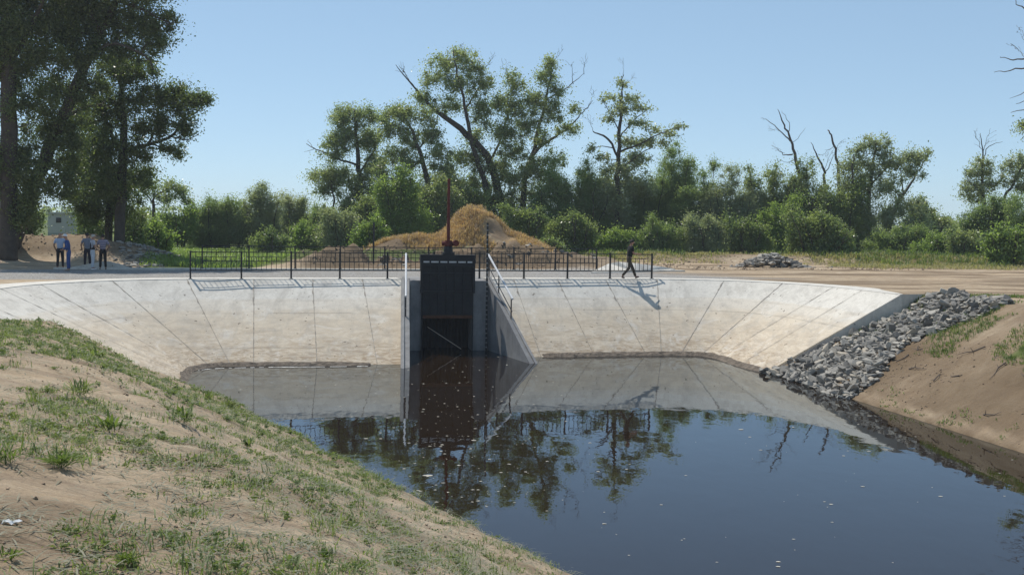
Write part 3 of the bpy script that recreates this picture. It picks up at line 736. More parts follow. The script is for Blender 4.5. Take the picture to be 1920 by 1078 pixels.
def shrub(name, label, Y, cx, by, hw, ty, leaf='bush', size=0.17, dens=1.0, group=None, droop=0.0, aspect=0.55, stems=3, cat='shrub', blobn=None, up=0.1):
    rr = random.Random(int(cx*31+ty)); h = by-ty; bl = []; limbs = []; hw *= 1.12
    nst = max(5, int(hw/6.0)); lead = rr.randrange(nst)
    for i in range(nst):
        u = (i+0.5)/nst*2-1 + rr.uniform(-0.25, 0.25); bx = cx+u*hw*rr.uniform(0.25, 0.7); tx = cx+u*hw*rr.uniform(0.75, 1.08)
        th = h*(1.0 if i == lead else rr.uniform(0.62, 0.96)*(1-0.30*abs(u)**2.5)); m = (bx+(tx-bx)*0.35+rr.uniform(-3, 3), by-th*0.5)
        limbs.append([(bx, by, 0.075), (m[0], m[1], 0.05), (tx, by-th*0.97, 0.014)])
        k = rr.uniform(0.8, 1.2)
        for f in (0.14, 0.34, 0.54, 0.74, 0.92):
            x = bx+(m[0]-bx)*f*2 if f < 0.5 else m[0]+(tx-m[0])*(f-0.5)*2
            q = k*hw*(0.40-0.22*f)*rr.uniform(0.7, 1.25)+3.0
            bl.append((x+rr.uniform(-2, 2), by-th*f, q, min(th*0.16, q*1.1)+1.5, rr.uniform(0.6, 1.1)))
    return tree(name, label, cat, Y, (cx, by), limbs, bl, leaf, size, dens, group, droop, aspect, up=up)

GL = 'tall shade trees on the left'
tree('poplar_tree', 'huge dark tree with straight thick trunk at the left edge of the photo', 'tree', 63, (14, 470),
  [[(14, 470, 0.66), (16, 380, 0.55), (18, 200, 0.50), (14, 60, 0.42), (8, -120, 0.30), (0, -260, 0.15)], [(18, 170, .25), (-40, 80, .15), (-110, 20, .08)], [(15, 120, .22), (70, 30, .14), (95, -60, .08)]],
  [(60, 40, 60, 45), (0, 60, 60, 60), (40, 130, 45, 35), (85, 110, 40, 35, .8), (-60, 120, 60, 50), (60, -50, 80, 60), (-40, -60, 80, 80), (60, 200, 40, 30, .8), (10, -180, 90, 80), (100, -130, 60, 50), (30, 290, 26, 45), (55, 345, 36, 40, 1.1), (-30, 300, 50, 60), (40, 400, 20, 26)], 'poplar', 0.17, 1.0, GL)
tree('poplar_tree', 'large dark tree leaning to the right, with its trunk rising beside the edge tree', 'tree', 64.5, (30, 462),
  [[(24, 462, 0.52), (50, 380, 0.48), (92, 280, 0.42), (130, 190, 0.36), (178, 90, 0.28), (215, 0, 0.2), (235, -90, 0.12)], [(150, 140, .2), (200, 85, .12), (265, 100, .07), (288, 130, .04)], [(190, 70, .18), (150, -20, .12), (120, -90, .08)], [(215, 0, .16), (270, 20, .08), (320, 45, .04)], [(110, 235, .16), (160, 200, .1), (205, 200, .05)]],
  [(175, 40, 45, 40), (240, 30, 45, 35), (288, 55, 34, 26), (320, 35, 16, 14, .9), (300, 85, 24, 14, .9), (210, 90, 38, 26), (265, 100, 24, 16, .9), (150, 110, 36, 34), (120, 60, 40, 40), (200, -40, 80, 50), (270, -60, 60, 50), (110, 170, 34, 30), (170, 170, 38, 30), (90, 240, 34, 36, .9), (135, 260, 32, 36), (120, 330, 34, 40), (140, 0, 50, 40)], 'poplar', 0.17, 1.05, GL)
tree('poplar_tree', 'dark spreading tree with a long limb reaching right over the road, behind the standing people', 'tree', 68, (222, 446),
  [[(220, 448, 0.40), (226, 370, 0.34), (232, 290, 0.30), (232, 220, 0.22), (222, 150, 0.14), (215, 100, .08)], [(233, 285, .18), (275, 272, .13), (315, 258, .10), (345, 228, .08), (372, 205, .05), (392, 192, .03)], [(280, 270, .1), (292, 235, .07), (300, 190, .04)], [(232, 300, .16), (205, 240, .1), (180, 190, .06)], [(318, 256, .06), (350, 262, .04), (372, 250, .02)]],
  [(215, 130, 38, 24), (255, 140, 30, 24), (240, 190, 42, 28), (195, 210, 40, 30), (300, 185, 30, 20), (335, 200, 30, 22), (365, 195, 22, 22), (388, 188, 15, 12), (345, 235, 30, 16), (300, 225, 30, 20), (270, 245, 26, 20), (325, 168, 18, 14), (320, 280, 26, 14, .9), (265, 290, 24, 20), (285, 130, 12, 14, .8), (210, 280, 34, 30), (180, 290, 30, 34), (260, 330, 22, 28, .9), (205, 350, 34, 30)], 'poplar', 0.17, 1.05, GL)
tree('poplar_tree', 'dark slimmer straight tree between the leaning tree and the long limbed tree', 'tree', 71, (204, 444),
  [[(204, 446, 0.30), (202, 370, 0.26), (200, 290, 0.2), (196, 210, 0.12), (190, 150, .06)], [(202, 330, .1), (165, 290, .07), (140, 260, .04)]],
  [(160, 230, 40, 36), (150, 310, 40, 40), (180, 370, 40, 40), (165, 395, 22, 28), (230, 400, 30, 34), (240, 350, 34, 34)], 'poplar', 0.18, 1.1, GL)
tree('tree', 'thin tree standing alone behind the long limbed tree, left of the low scrub', 'tree', 92, (290, 440),
  [[(290, 442, 0.2), (289, 400, .16), (292, 370, .1), (315, 350, .05)], [(290, 385, .09), (270, 355, .05)]],
  [(288, 352, 28, 14), (325, 350, 18, 12), (345, 362, 18, 12), (262, 345, 20, 16), (310, 375, 20, 10), (352, 378, 14, 10)], 'olive', 0.2, 0.8)
sh = [  # Y, cx, base, half width, top, leaf, label
 (72, 30, 452, 44, 384, 'bush', 'dark leafy shrub beside the trunk of the edge tree, left of the white hut'),
 (76, 290, 468, 34, 415, 'bright', 'light green shrub at the foot of the long limbed tree'),
 (74, 250, 458, 30, 395, 'bush', 'dark shrub under the long limbed tree trunk'),
 (78, 172, 446, 24, 400, 'bush', 'dark shrub just right of the white hut'),
 (98, 335, 452, 40, 388, 'bright', 'green shrub right of the thin lone tree'),
 (95, 395, 462, 48, 372, 'willow', 'broad round mid green shrub behind the left end of the railings'),
 (100, 440, 455, 36, 385, 'olive', 'greyish shrub between the broad round shrub and the tall airy shrub'),
 (96, 486, 458, 40, 338, 'silver', 'tall airy grey green shrub left of the middle of the railings'),
 (92, 508, 484, 32, 430, 'bush', 'low dark shrub seen through the railings'),
 (99, 545, 462, 40, 366, 'silver', 'feathery grey shrub right of the tall airy shrub'),
 (102, 600, 458, 42, 386, 'willow', 'dull green shrub below the dead limb of the rounded tree'),
 (97, 585, 466, 30, 410, 'bright', 'small bright shrub in front of the dull green one'),
 (94, 640, 464, 36, 395, 'silver', 'silvery shrub under the rounded tree'),
 (90, 690, 472, 34, 408, 'bright', 'bright yellow green bush beside the slim dark pole'),
 (93, 752, 452, 50, 312, 'bright', 'tall bright green bush behind the left flank of the dry mound'),
 (95, 820, 440, 42, 330, 'olive', 'loose olive bush directly behind the red screw post'),
 (80, 1030, 472, 20, 448, 'bush', 'low dark shrub on the right foot of the dry mound'),
 (96, 700, 452, 40, 360, 'bush', 'dark bush between the rounded tree and the tall bright bush'),
 (97, 880, 430, 40, 345, 'bush', 'dark bush behind the top of the dry mound'),
 (95, 985, 462, 40, 385, 'bush', 'dark bush on the right flank of the dry mound'),
 (98, 1035, 470, 34, 330, 'willow', 'narrow green willow bush right of the big forked tree'),
 (99, 1090, 470, 46, 306, 'willow', 'tall feathery willow bush left of the ragged poplar'),
 (96, 1075, 476, 50, 402, 'bush', 'low dark bush in front of the feathery willow'),
 (101, 1135, 470, 36, 330, 'olive', 'olive bush at the foot of the ragged poplar, on its left'),
 (95, 1165, 476, 42, 430, 'bright', 'low bright green bush behind the walking man'),
 (100, 1200, 472, 40, 340, 'willow', 'green bush at the foot of the ragged poplar, on its right'),
 (101, 1258, 470, 48, 284, 'willow', 'tall bright willow with a rounded top right of the ragged poplar'),
 (95, 1235, 478, 44, 408, 'willow', 'low bush in front of the round topped willow'),
 (99, 1318, 474, 40, 316, 'willow', 'slender willow bush right of the round topped willow'),
 (95, 1320, 478, 46, 405, 'silver', 'grey low bush in front of the slender willow'),
 (98, 1380, 476, 50, 332, 'silver', 'broad grey green bush in the middle of the scrub row'),
 (95, 1400, 480, 40, 410, 'bush', 'low dark bush in front of the broad grey bush'),
 (99, 1440, 474, 44, 316, 'olive', 'dense olive bush left of the first dead tree'),
 (93, 1462, 478, 40, 365, 'bright', 'yellow green bush beside a dark stump left of the round front bush'),
 (99, 1510, 470, 40, 318, 'olive', 'olive bush around the foot of the first dead tree'),
 (97, 1575, 470, 40, 345, 'bush', 'dark bush between the dead snags and the many stemmed tree'),
 (82, 1536, 492, 60, 396, 'bush', 'round dark green bush standing in front of the scrub beside the rubble heap'),
 (104, 1730, 462, 40, 376, 'bush', 'dark bush right of the many stemmed tree'),
 (98, 1690, 478, 50, 425, 'willow', 'low green bush at the foot of the many stemmed tree'),
 (108, 1775, 458, 40, 408, 'olive', 'small distant bush in the gap before the right hand trees'),
 (95, 1765, 480, 46, 440, 'bright', 'low bright weeds and bush in the gap before the right hand trees'),
 (92, 1862, 482, 56, 368, 'willow', 'large light green bush near the right edge of the photo'),
 (90, 1815, 482, 34, 430, 'olive', 'low olive bush left of the large light green bush'),
 (86, 1888, 490, 44, 424, 'bright', 'broad leaved bright bush in front of the large light green bush'),
 (90, 1945, 486, 50, 380, 'willow', 'green bush cut by the right edge of the photo'),
]
for Y, cx, by, hw, ty, lf, lab in sh:
    if ty > 382 and Y > 85: Y -= 7
    elif Y > 85: Y -= 2
    if Y > 90 and ty < 346 and cx > 1000: ty -= 14; hw *= 1.1
    shrub('shrub', lab, Y, cx, by, hw, ty, lf, 0.27 if 'broad leaved' in lab else 0.19, 0.85, None, 0.5 if lf == 'willow' else 0.0, 0.36 if lf in ('willow', 'silver') else 0.55, 4 if ty < 350 else 3)
tree('tree', 'rounded leafy tree left of centre with a bare limb sticking out to the left', 'tree', 100, (676, 432),
  [[(684, 434, 0.34), (678, 370, .3), (670, 300, 0.24), (668, 240, .14), (664, 205, .06)], [(672, 310, .14), (640, 300, .1), (605, 285, .07), (588, 278, .05), (574, 270, .03)], [(672, 330, .14), (700, 285, .09), (712, 240, .05)], [(588, 279, .03), (578, 262, .015)], [(590, 279, .03), (570, 285, .012)], [(640, 434, .14), (626, 390, .11), (622, 340, .06)]],
  [(668, 215, 28, 20), (640, 222, 22, 18), (694, 222, 18, 16), (655, 255, 36, 22), (690, 262, 28, 24), (628, 290, 30, 20), (612, 330, 28, 20), (640, 330, 30, 22), (700, 310, 28, 24), (676, 350, 32, 24), (610, 355, 20, 16), (650, 385, 30, 24), (696, 360, 24, 24), (640, 260, 20, 14)], 'olive', 0.2, 1.0)
tree('tree', 'tree with a dark trunk leaning left, in front of the big forked tree', 'tree', 97, (820, 428),
  [[(822, 430, 0.36), (812, 390, .32), (796, 320, 0.26), (782, 270, .2), (764, 230, .1), (745, 205, .04)], [(790, 300, .12), (745, 335, .08), (720, 330, .04)], [(785, 280, .1), (815, 240, .07), (825, 200, .03)], [(775, 250, .08), (735, 250, .05), (720, 225, .02)]],
  [(738, 210, 26, 16), (765, 215, 24, 18), (728, 245, 22, 20), (760, 260, 26, 22), (800, 250, 24, 22), (735, 290, 28, 22), (770, 310, 26, 20), (820, 290, 26, 24), (835, 330, 28, 22), (800, 220, 18, 18), (760, 360, 34, 28), (800, 360, 28, 32), (720, 330, 24, 22), (845, 375, 26, 30), (775, 390, 36, 28)], 'olive', 0.2, 0.95)
def twl(x, y, dx, dy, r=0.05, n=4, seed=0):
    rr = random.Random(seed+int(x)); L = [[(x, y, r), (x+dx*.5, y+dy*.5+rr.uniform(-3, 3), r*.6), (x+dx, y+dy, 0.012)]]
    for i in range(n):
        f = rr.uniform(.2, .9); bx, by = x+dx*f, y+dy*f; a = rr.uniform(-0.9, 0.9)
        ex = (dx*math.cos(a)-dy*math.sin(a))*rr.uniform(.25, .5); ey = (dx*math.sin(a)+dy*math.cos(a))*rr.uniform(.25, .5)
        L.append([(bx, by, r*.45), (bx+ex*.5+rr.uniform(-2, 2), by+ey*.5, r*.3), (bx+ex, by+ey, 0.01)])
    return L
tree('poplar_tree', 'biggest forked tree in the centre with bare twigs at its top, behind the dry mound', 'tree', 99, (950, 428),
  [[(956, 432, 0.50), (938, 370, .46), (914, 295, 0.40), (862, 242, 0.32), (804, 196, 0.17), (776, 162, .09), (742, 122, .03)],
   [(930, 430, 0.42), (916, 375, .36), (906, 335, .3), (888, 276, 0.24), (872, 200, .16), (858, 140, .10), (850, 95, .04)],
   [(975, 430, 0.38), (984, 340, .3), (1000, 290, .24), (1012, 230, .18), (1026, 180, .12), (1034, 130, .05), (1030, 105, .02)],
   [(992, 300, .2), (1018, 272, .16), (1050, 250, .12), (1080, 225, .07), (1098, 205, .04), (1112, 188, .015)],
   [(1022, 190, .1), (1045, 175, .07), (1070, 160, .05), (1095, 138, .015)], [(905, 330, .16), (935, 270, .12), (955, 200, .08), (962, 150, .04)],
   [(872, 205, .1), (900, 160, .07), (908, 120, .03)]] + twl(776, 162, -28, -40, .05, 5) + twl(1095, 140, 4, -40, .03, 3) + twl(1075, 158, -4, -38, .04, 3) + twl(850, 110, 20, -30, .03, 3) + twl(1100, 205, 14, -35, .03, 4) + twl(910, 130, 18, -32, .03, 3) + twl(955, 150, -14, -40, .03, 3) + twl(1034, 120, 22, -28, .03, 3),
  [(868, 105, 26, 14), (836, 122, 28, 18), (888, 128, 24, 18), (815, 150, 26, 18), (860, 160, 28, 20), (905, 160, 20, 20), (795, 185, 24, 16, .8), (835, 200, 28, 18, .9), (900, 205, 28, 24), (935, 190, 20, 22), (965, 160, 20, 22), (960, 200, 22, 24), (1028, 120, 16, 16), (1022, 150, 22, 18), (1042, 168, 14, 14), (1000, 190, 26, 24), (1030, 210, 22, 20), (985, 235, 30, 24), (940, 245, 32, 24), (890, 255, 26, 20, .8), (1066, 240, 20, 14), (1050, 222, 16, 10, .8), (1076, 205, 12, 10, .8), (960, 290, 32, 24), (1015, 262, 22, 16, .8), (925, 320, 28, 24), (1000, 320, 26, 24), (860, 300, 24, 20, .8), (960, 340, 30, 26), (1010, 365, 28, 24), (890, 345, 24, 20), (955, 390, 30, 26), (870, 385, 34, 34), (925, 375, 34, 34), (1000, 405, 34, 34), (845, 340, 26, 26), (1040, 300, 20, 18), (890, 300, 26, 22), (1030, 335, 22, 24), (905, 410, 40, 30)], 'olive', 0.2, 0.92)
tree('poplar_tree', 'ragged open poplar with a spire top, right of the big forked tree', 'tree', 97, (1160, 420),
  [[(1158, 430, 0.30), (1158, 350, .26), (1160, 290, 0.22), (1164, 220, .15), (1167, 170, .08), (1168, 138, .02)], [(1158, 300, .13), (1148, 270, .12), (1132, 255, .10), (1112, 247, .05)], [(1162, 285, .12), (1190, 275, .09), (1230, 255, .06), (1262, 242, .03), (1290, 238, .015)], [(1162, 260, .08), (1195, 220, .05), (1215, 205, .02)], [(1162, 250, .07), (1140, 205, .04), (1128, 185, .02)], [(1160, 320, .08), (1200, 290, .05), (1225, 275, .03)]] + twl(1114, 248, -14, -34, .03, 3) + twl(1168, 145, 0, -36, .02, 2) + twl(1172, 160, 18, -20, .02, 2),
  [(1168, 158, 11, 12, .8), (1150, 184, 17, 8, .8), (1186, 184, 17, 10, .8), (1132, 188, 10, 8, .7), (1168, 205, 20, 12, .8), (1205, 205, 20, 9, .8), (1145, 222, 17, 11, .8), (1196, 232, 22, 12, .8), (1228, 240, 16, 8, .8), (1250, 248, 16, 9, .8), (1270, 240, 13, 5, .8), (1286, 237, 9, 4, .8), (1108, 280, 14, 8, .8), (1130, 292, 16, 10, .8), (1215, 268, 26, 12, .9), (1175, 262, 18, 14, .8), (1190, 300, 26, 18), (1140, 320, 20, 16, .8), (1180, 345, 26, 22), (1245, 270, 14, 10, .8), (1160, 385, 32, 34), (1205, 350, 26, 26), (1130, 360, 24, 28), (1165, 320, 20, 22)], 'silver', 0.22, 0.9, aspect=0.6)
tree('dead_tree', 'tallest bare dead tree with forked grey branches, rising from the scrub on the right', 'tree', 98, (1508, 440),
  [[(1508, 450, .24), (1504, 360, .2), (1492, 300, .16), (1482, 262, .11), (1470, 235, .08), (1458, 205, .02)], [(1482, 265, .08), (1462, 245, .05), (1440, 226, .03), (1426, 222, .012)], [(1486, 290, .08), (1470, 290, .05), (1455, 278, .02)], [(1480, 255, .05), (1478, 230, .03), (1466, 208, .012)], [(1490, 300, .04), (1474, 305, .02), (1458, 300, .01)], [(1484, 270, .03), (1500, 255, .02), (1510, 240, .01)]] + twl(1462, 246, -22, -4, .02, 3) + twl(1472, 288, -24, -14, .02, 4), [], mat=DEADW)
tree('dead_tree', 'short bare snag with a curved top, right of the tallest dead tree', 'tree', 98, (1545, 440),
  [[(1552, 450, .2), (1546, 352, .15), (1544, 320, .12), (1532, 295, .08), (1520, 267, .02)], [(1545, 325, .06), (1556, 310, .04), (1562, 290, .02)]] + twl(1544, 322, 18, -40, .03, 4), [], mat=DEADW)
tree('dead_tree', 'straight bare snag with a broken top, beside the left edge of the many stemmed tree', 'tree', 99, (1575, 440),
  [[(1576, 450, .2), (1572, 340, .16), (1567, 290, .12), (1560, 258, .09), (1552, 244, .06)]] + twl(1566, 285, 12, -22, .03, 4) + twl(1564, 275, -22, 18, .03, 4), [], mat=DEADW)
tree('tree', 'many stemmed grey green tree with upright plumes on the right', 'tree', 96, (1640, 472),
  [[(1630, 474, 0.28), (1628, 400, .24), (1632, 340, .18), (1640, 290, .09), (1642, 265, .03)], [(1604, 474, .2), (1602, 400, .16), (1598, 340, .1), (1600, 290, .04)], [(1648, 474, .26), (1668, 420, .22), (1695, 365, .15), (1718, 325, .08), (1742, 290, .03)], [(1634, 345, .1), (1665, 310, .06), (1672, 275, .02)], [(1695, 365, .08), (1690, 320, .05), (1696, 280, .02)]],
  [(1610, 280, 14, 16, .9), (1632, 272, 14, 16, .9), (1658, 276, 16, 18, .9), (1596, 310, 20, 24), (1636, 312, 24, 22), (1672, 305, 22, 20), (1702, 295, 14, 16, .9), (1722, 300, 16, 16, .9), (1740, 292, 9, 12, .8), (1710, 325, 22, 14), (1585, 350, 20, 26), (1625, 355, 30, 24), (1668, 350, 26, 22), (1610, 400, 28, 28), (1660, 400, 30, 26), (1705, 385, 28, 22, .9), (1640, 440, 40, 26), (1720, 425, 30, 24)], 'silver', 0.21, 1.0, up=0.2)
tree('tree', 'small grey tree with a bare twiggy top near the right edge', 'tree', 100, (1846, 420),
  [[(1850, 440, .2), (1844, 380, .17), (1842, 320, .11), (1842, 280, .06), (1838, 250, .02)], [(1842, 300, .05), (1855, 275, .04), (1880, 266, .012)], [(1846, 370, .07), (1818, 340, .04), (1808, 318, .02)]] + twl(1842, 285, -16, -40, .03, 5) + twl(1843, 285, 14, -44, .03, 5),
  [(1838, 305, 18, 14, .8), (1822, 325, 18, 14, .8), (1852, 325, 18, 16, .8), (1835, 350, 22, 16, .9), (1812, 355, 14, 14, .8), (1856, 350, 14, 14, .8), (1836, 378, 24, 12, .9)], 'silver', 0.21, 0.85)
tree('tree', 'grey green tree leaning right at the right edge of the photo', 'tree', 99, (1875, 420),
  [[(1872, 440, .2), (1882, 385, .16), (1900, 345, .12), (1918, 312, .08), (1935, 285, .03)]],
  [(1890, 310, 16, 14, .8), (1912, 300, 16, 14, .9), (1905, 335, 18, 16, .8), (1885, 340, 12, 12, .8), (1935, 320, 24, 26), (1918, 355, 20, 14, .9)], 'silver', 0.21, 0.9)
tree('dead_tree', 'bare dead tree whose grey branches reach in at the upper right edge', 'tree', 66, (1985, 500),
  [[(1985, 505, .34), (1982, 380, .3), (1975, 260, .25), (1968, 140, .2), (1955, 20, .14), (1945, -90, .07), (1938, -180, .02)], [(1968, 135, .09), (1925, 112, .06), (1895, 112, .035), (1876, 107, .015)], [(1970, 150, .09), (1925, 128, .06), (1885, 134, .03), (1864, 136, .012)], [(1958, 40, .08), (1925, 20, .05), (1908, 8, .03), (1902, -12, .012)], [(1972, 215, .07), (1930, 205, .04), (1895, 212, .012)], [(1970, 190, .06), (1935, 170, .035), (1893, 185, .01)], [(1973, 240, .06), (1945, 190, .04), (1905, 195, .015)], [(1955, 20, .07), (2000, -40, .05), (2040, -60, .03)], [(1965, 110, .08), (2010, 50, .05), (2050, 20, .03)]] + twl(1925, 112, -30, -30, .02, 4) + twl(1920, 80, -8, -28, .02, 3) + twl(1960, 90, -40, 20, .03, 5),
  [(1916, 240, 9, 12, .8), (1930, 250, 12, 14, .8)], 'olive', 0.16, 0.9, mat=DEADW)

# far wood closing the horizon (one mass)
cent = []; rad = []; cnt = []
for i in range(420):
    x = rng.uniform(-190, 190); y = rng.uniform(300, 420); h = 5.0+2.5*fbm(np.array([x*0.03]), np.array([0.3]), 3, 77)[0]
    cent.append((x, y, rng.uniform(1, h))); rad.append((4.0, 3.0, 2.0)); cnt.append(60)
V = leaves_mesh(np.array(cent), np.array(rad), np.array(cnt), 1.1, seed=5); o = link('far_wood', np_mesh('far_wood', V, quads(len(V)//4)), LEAF['olive']); tag(o, 'distant wood along the horizon', 'wood', kind='stuff')

# ---------------------------------------------------------------- grasses
def blades(pts, hgt, per, spread, wid, lean=0.5, seed=0):
    g = np.random.default_rng(seed); pts = np.asarray(pts); n0 = len(pts); idx = np.repeat(np.arange(n0), per); n = len(idx)
    h = np.repeat(np.asarray(hgt)*np.ones(n0), per)*g.uniform(0.5, 1.2, n)
    b = pts[idx] + np.column_stack([g.normal(0, spread, n), g.normal(0, spread, n), np.zeros(n)])
    a = g.uniform(0, 2*np.pi, n); ln = g.uniform(0.1, 1, n)*lean
    d = np.column_stack([np.cos(a), np.sin(a), np.zeros(n)]); sd_ = np.column_stack([-np.sin(a), np.cos(a), np.zeros(n)])
    w = (wid*g.uniform(0.6, 1.4, n))[:, None]; up_ = np.array([0, 0, 1.0])
    m = b + d*(h*ln*0.45)[:, None] + up_*(h*0.62)[:, None]
    t = b + d*(h*ln*1.25)[:, None] + up_*(h*(1-0.35*ln))[:, None]
    V = np.stack([b-sd_*w*0.35, b+sd_*w*0.35, m+sd_*w*0.5, m-sd_*w*0.5, t+sd_*w*0.06, t-sd_*w*0.06], 1).reshape(-1, 3)
    k = np.arange(n)*6; F_ = np.concatenate([np.stack([k, k+1, k+2, k+3], 1), np.stack([k+3, k+2, k+4, k+5], 1)])
    return V, F_
def scatter(n, fx, fy, keep, seed):
    g = np.random.default_rng(seed); x = g.uniform(*fx, n); y = g.uniform(*fy, n); k = keep(x, y) > g.random(n); x, y = x[k], y[k]
    return np.column_stack([x, y, H(x, y)])
def grass_obj(name, label, sets, mat):
    Vs = []; Fs = []; o_ = 0
    for V, F_ in sets: Vs.append(V); Fs.append(F_+o_); o_ += len(V)
    o = link(name, np_mesh(name, np.concatenate(Vs), np.concatenate(Fs)), mat); tag(o, label, 'grass', kind='stuff'); return o
def vis(x, y, pad=1.3):   # inside the frame's horizontal field
    return (np.abs(x) < 0.4364*y*pad+1.0)
def patch(x, y): return 0.8*fbm(x*0.9, y*0.55, 4, 61) + 0.45*fbm(x*2.4, y*1.4, 3, 63) + 0.30*sstep(12, 30, y) + 0.10*sstep(2.5, 5.5, wl_left(x, y)) + 0.07
def kL(x, y): return ((wl_left(x, y) > 0.12) & (y > 4.5) & (y < 40.5) & vis(x, y) & ~inside(BASIN, x, y)).astype(float)
sets = []
p = scatter(150000, (-22, 6), (4.5, 40), lambda x, y: kL(x, y)*sstep(0.05, 0.42, patch(x, y))*np.where(y < 14, 0.40, 0.20), 11)
sets.append(blades(p, rng.uniform(0.03, 0.10, len(p)), 7, 0.06, 0.009, 1.5, 1))
p = scatter(9000, (-22, 6), (4.5, 40), lambda x, y: kL(x, y)*0.26*sstep(-0.35, 0.3, patch(x, y)), 12)
sets.append(blades(p, rng.uniform(0.06, 0.17, len(p)), 18, 0.07, 0.010, 1.3, 2))
p = scatter(60000, (-22, 6), (4.5, 40), lambda x, y: kL(x, y)*sstep(0.0, 0.4, patch(x, y)+0.25*fbm(x*2.3, y*2.3, 3, 90))*np.where(y < 14, 0.32, 0.22), 21)
for lo, hi, sz, ct in ((0, 11, 0.030, 60), (11, 20, 0.042, 40), (20, 60, 0.068, 26)):
    q_ = p[(p[:, 1] >= lo) & (p[:, 1] < hi)]; n_ = len(q_); rw = rng.uniform(0.06, 0.20, n_)
    V = leaves_mesh(q_+np.array([0, 0, 0.025]), np.column_stack([rw, rw, rng.uniform(0.02, 0.075, n_)]), np.full(n_, ct), sz, up=0.8, aspect=0.42, seed=lo+3)
    sets.append((V, quads(len(V)//4)))
grass_obj('grass', 'sparse green grass and weeds on the sandy left bank', sets, LEAF['weed'])
# flattened cuttings
p = scatter(90000, (-22, 6), (4.5, 40), lambda x, y: kL(x, y)*sstep(-0.45, 0.15, patch(x, y))*np.where(y < 14, 0.62, 0.30), 13)
V, F_ = blades(p, 0.12, 4, 0.09, 0.010, 2.4, 3); V = V.reshape(-1, 6, 3); V[:, :, 2] = V[:, :1, 2] + (V[:, :, 2]-V[:, :1, 2])*0.16 + 0.012; V = V.reshape(-1, 3)
grass_obj('cut_grass', 'dull mown grass cuttings lying on the left bank', [(V, F_)], LEAF['cut'])
# right bank tufts
kR = lambda x, y: ((wl_right(x, y) > 0.15) & (y < 45) & (y > 20) & vis(x, y) & ~inside(BASIN, x, y)).astype(float)
p = scatter(30000, (10, 24), (20, 46), lambda x, y: kR(x, y)*sstep(0.0, 0.35, fbm(x*0.6, y*0.6, 3, 60)+0.45*sstep(3, 4.2, wl_right(x, y))*(1-sstep(5.6, 6.6, wl_right(x, y)))-0.02)*0.9*(wl_right(x, y) > 2.5), 14)
p2 = scatter(16000, (9, 20), (20, 46), lambda x, y: ((wl_right(x, y) > 0.08) & (wl_right(x, y) < 0.9) & (y < 37)).astype(float)*sstep(-0.3, 0.3, fbm(x*0.9, y*0.9, 3, 70))*0.9, 15)
grass_obj('grass', 'thin green grass on the right bank above the water', [blades(p, 0.12, 6, 0.06, 0.018, 0.9, 4), blades(p2, 0.09, 5, 0.06, 0.022, 1.2, 5)], LEAF['grass'])
# lush grass beyond the far railing
grl = lambda x, y: ((fdist(x, y) > 11.6) & vis(x, y)).astype(float)*(1-sstep(0.3, 0.8, mound(x, y)))*(1-sstep(0.25, 0.6, leftpile(x, y)))
p = scatter(26000, (-30, -7), (62, 96), lambda x, y: grl(x, y)*(x/y > -0.315)*(falong(x, y) > -7)*sstep(-0.5, 0.2, fbm(x*.3, y*.3, 3, 80)), 16)
p = p[~((fdist(p[:, 0], p[:, 1]) < 24) & (falong(p[:, 0], p[:, 1]) > 6.5))]
grass_obj('tall_grass', 'lush green meadow grass beyond the far railing on the left', [blades(p, rng.uniform(.12, .38, len(p)), 7, 0.16, 0.035, 0.8, 6)], LEAF['bright'])
# dry grass on the mound, and dry/green strip on the right
p = scatter(42000, (-12, 6), (72, 85), lambda x, y: sstep(0.5, 1.1, mound(x, y))*sstep(0.15, 0.5, 0.75-1.3*bump2(x, y, -8.4, 75.4, 2.2, 1.2, 1)-1.8*bump2(x, y, -1.0, 77.0, 1.0, 1.1, 1)+0.6*fbm(x*.7, y*.7, 3, 81)), 17)
grass_obj('dry_grass', 'golden dry grass covering the earth mound behind the sluice', [blades(p, rng.uniform(.12, .38, len(p)), 6, 0.10, 0.030, 0.7, 7)], LEAF['dry'])
p = scatter(40000, (5, 46), (68, 96), lambda x, y: vis(x, y)*sstep(20.5, 25, fdist(x, y)+9*sstep(15, 25, x)+2.2*fbm(x*.35, y*.35, 3, 60))*0.6, 18)
grass_obj('dry_grass', 'straw coloured grass in front of the scrub on the right', [blades(p, rng.uniform(.08, .28, len(p)), 8, 0.16, 0.04, 0.9, 8)], LEAF['straw'])
p = scatter(22000, (5, 46), (70, 98), lambda x, y: vis(x, y)*sstep(22, 27, fdist(x, y)+8*sstep(16, 26, x)+2.2*fbm(x*.35+5, y*.35, 3, 62))*0.5, 19)
grass_obj('tall_grass', 'green weeds among the straw grass in front of the scrub on the right', [blades(p, rng.uniform(.15, .55, len(p)), 7, 0.18, 0.05, 0.7, 9)], LEAF['grass'])

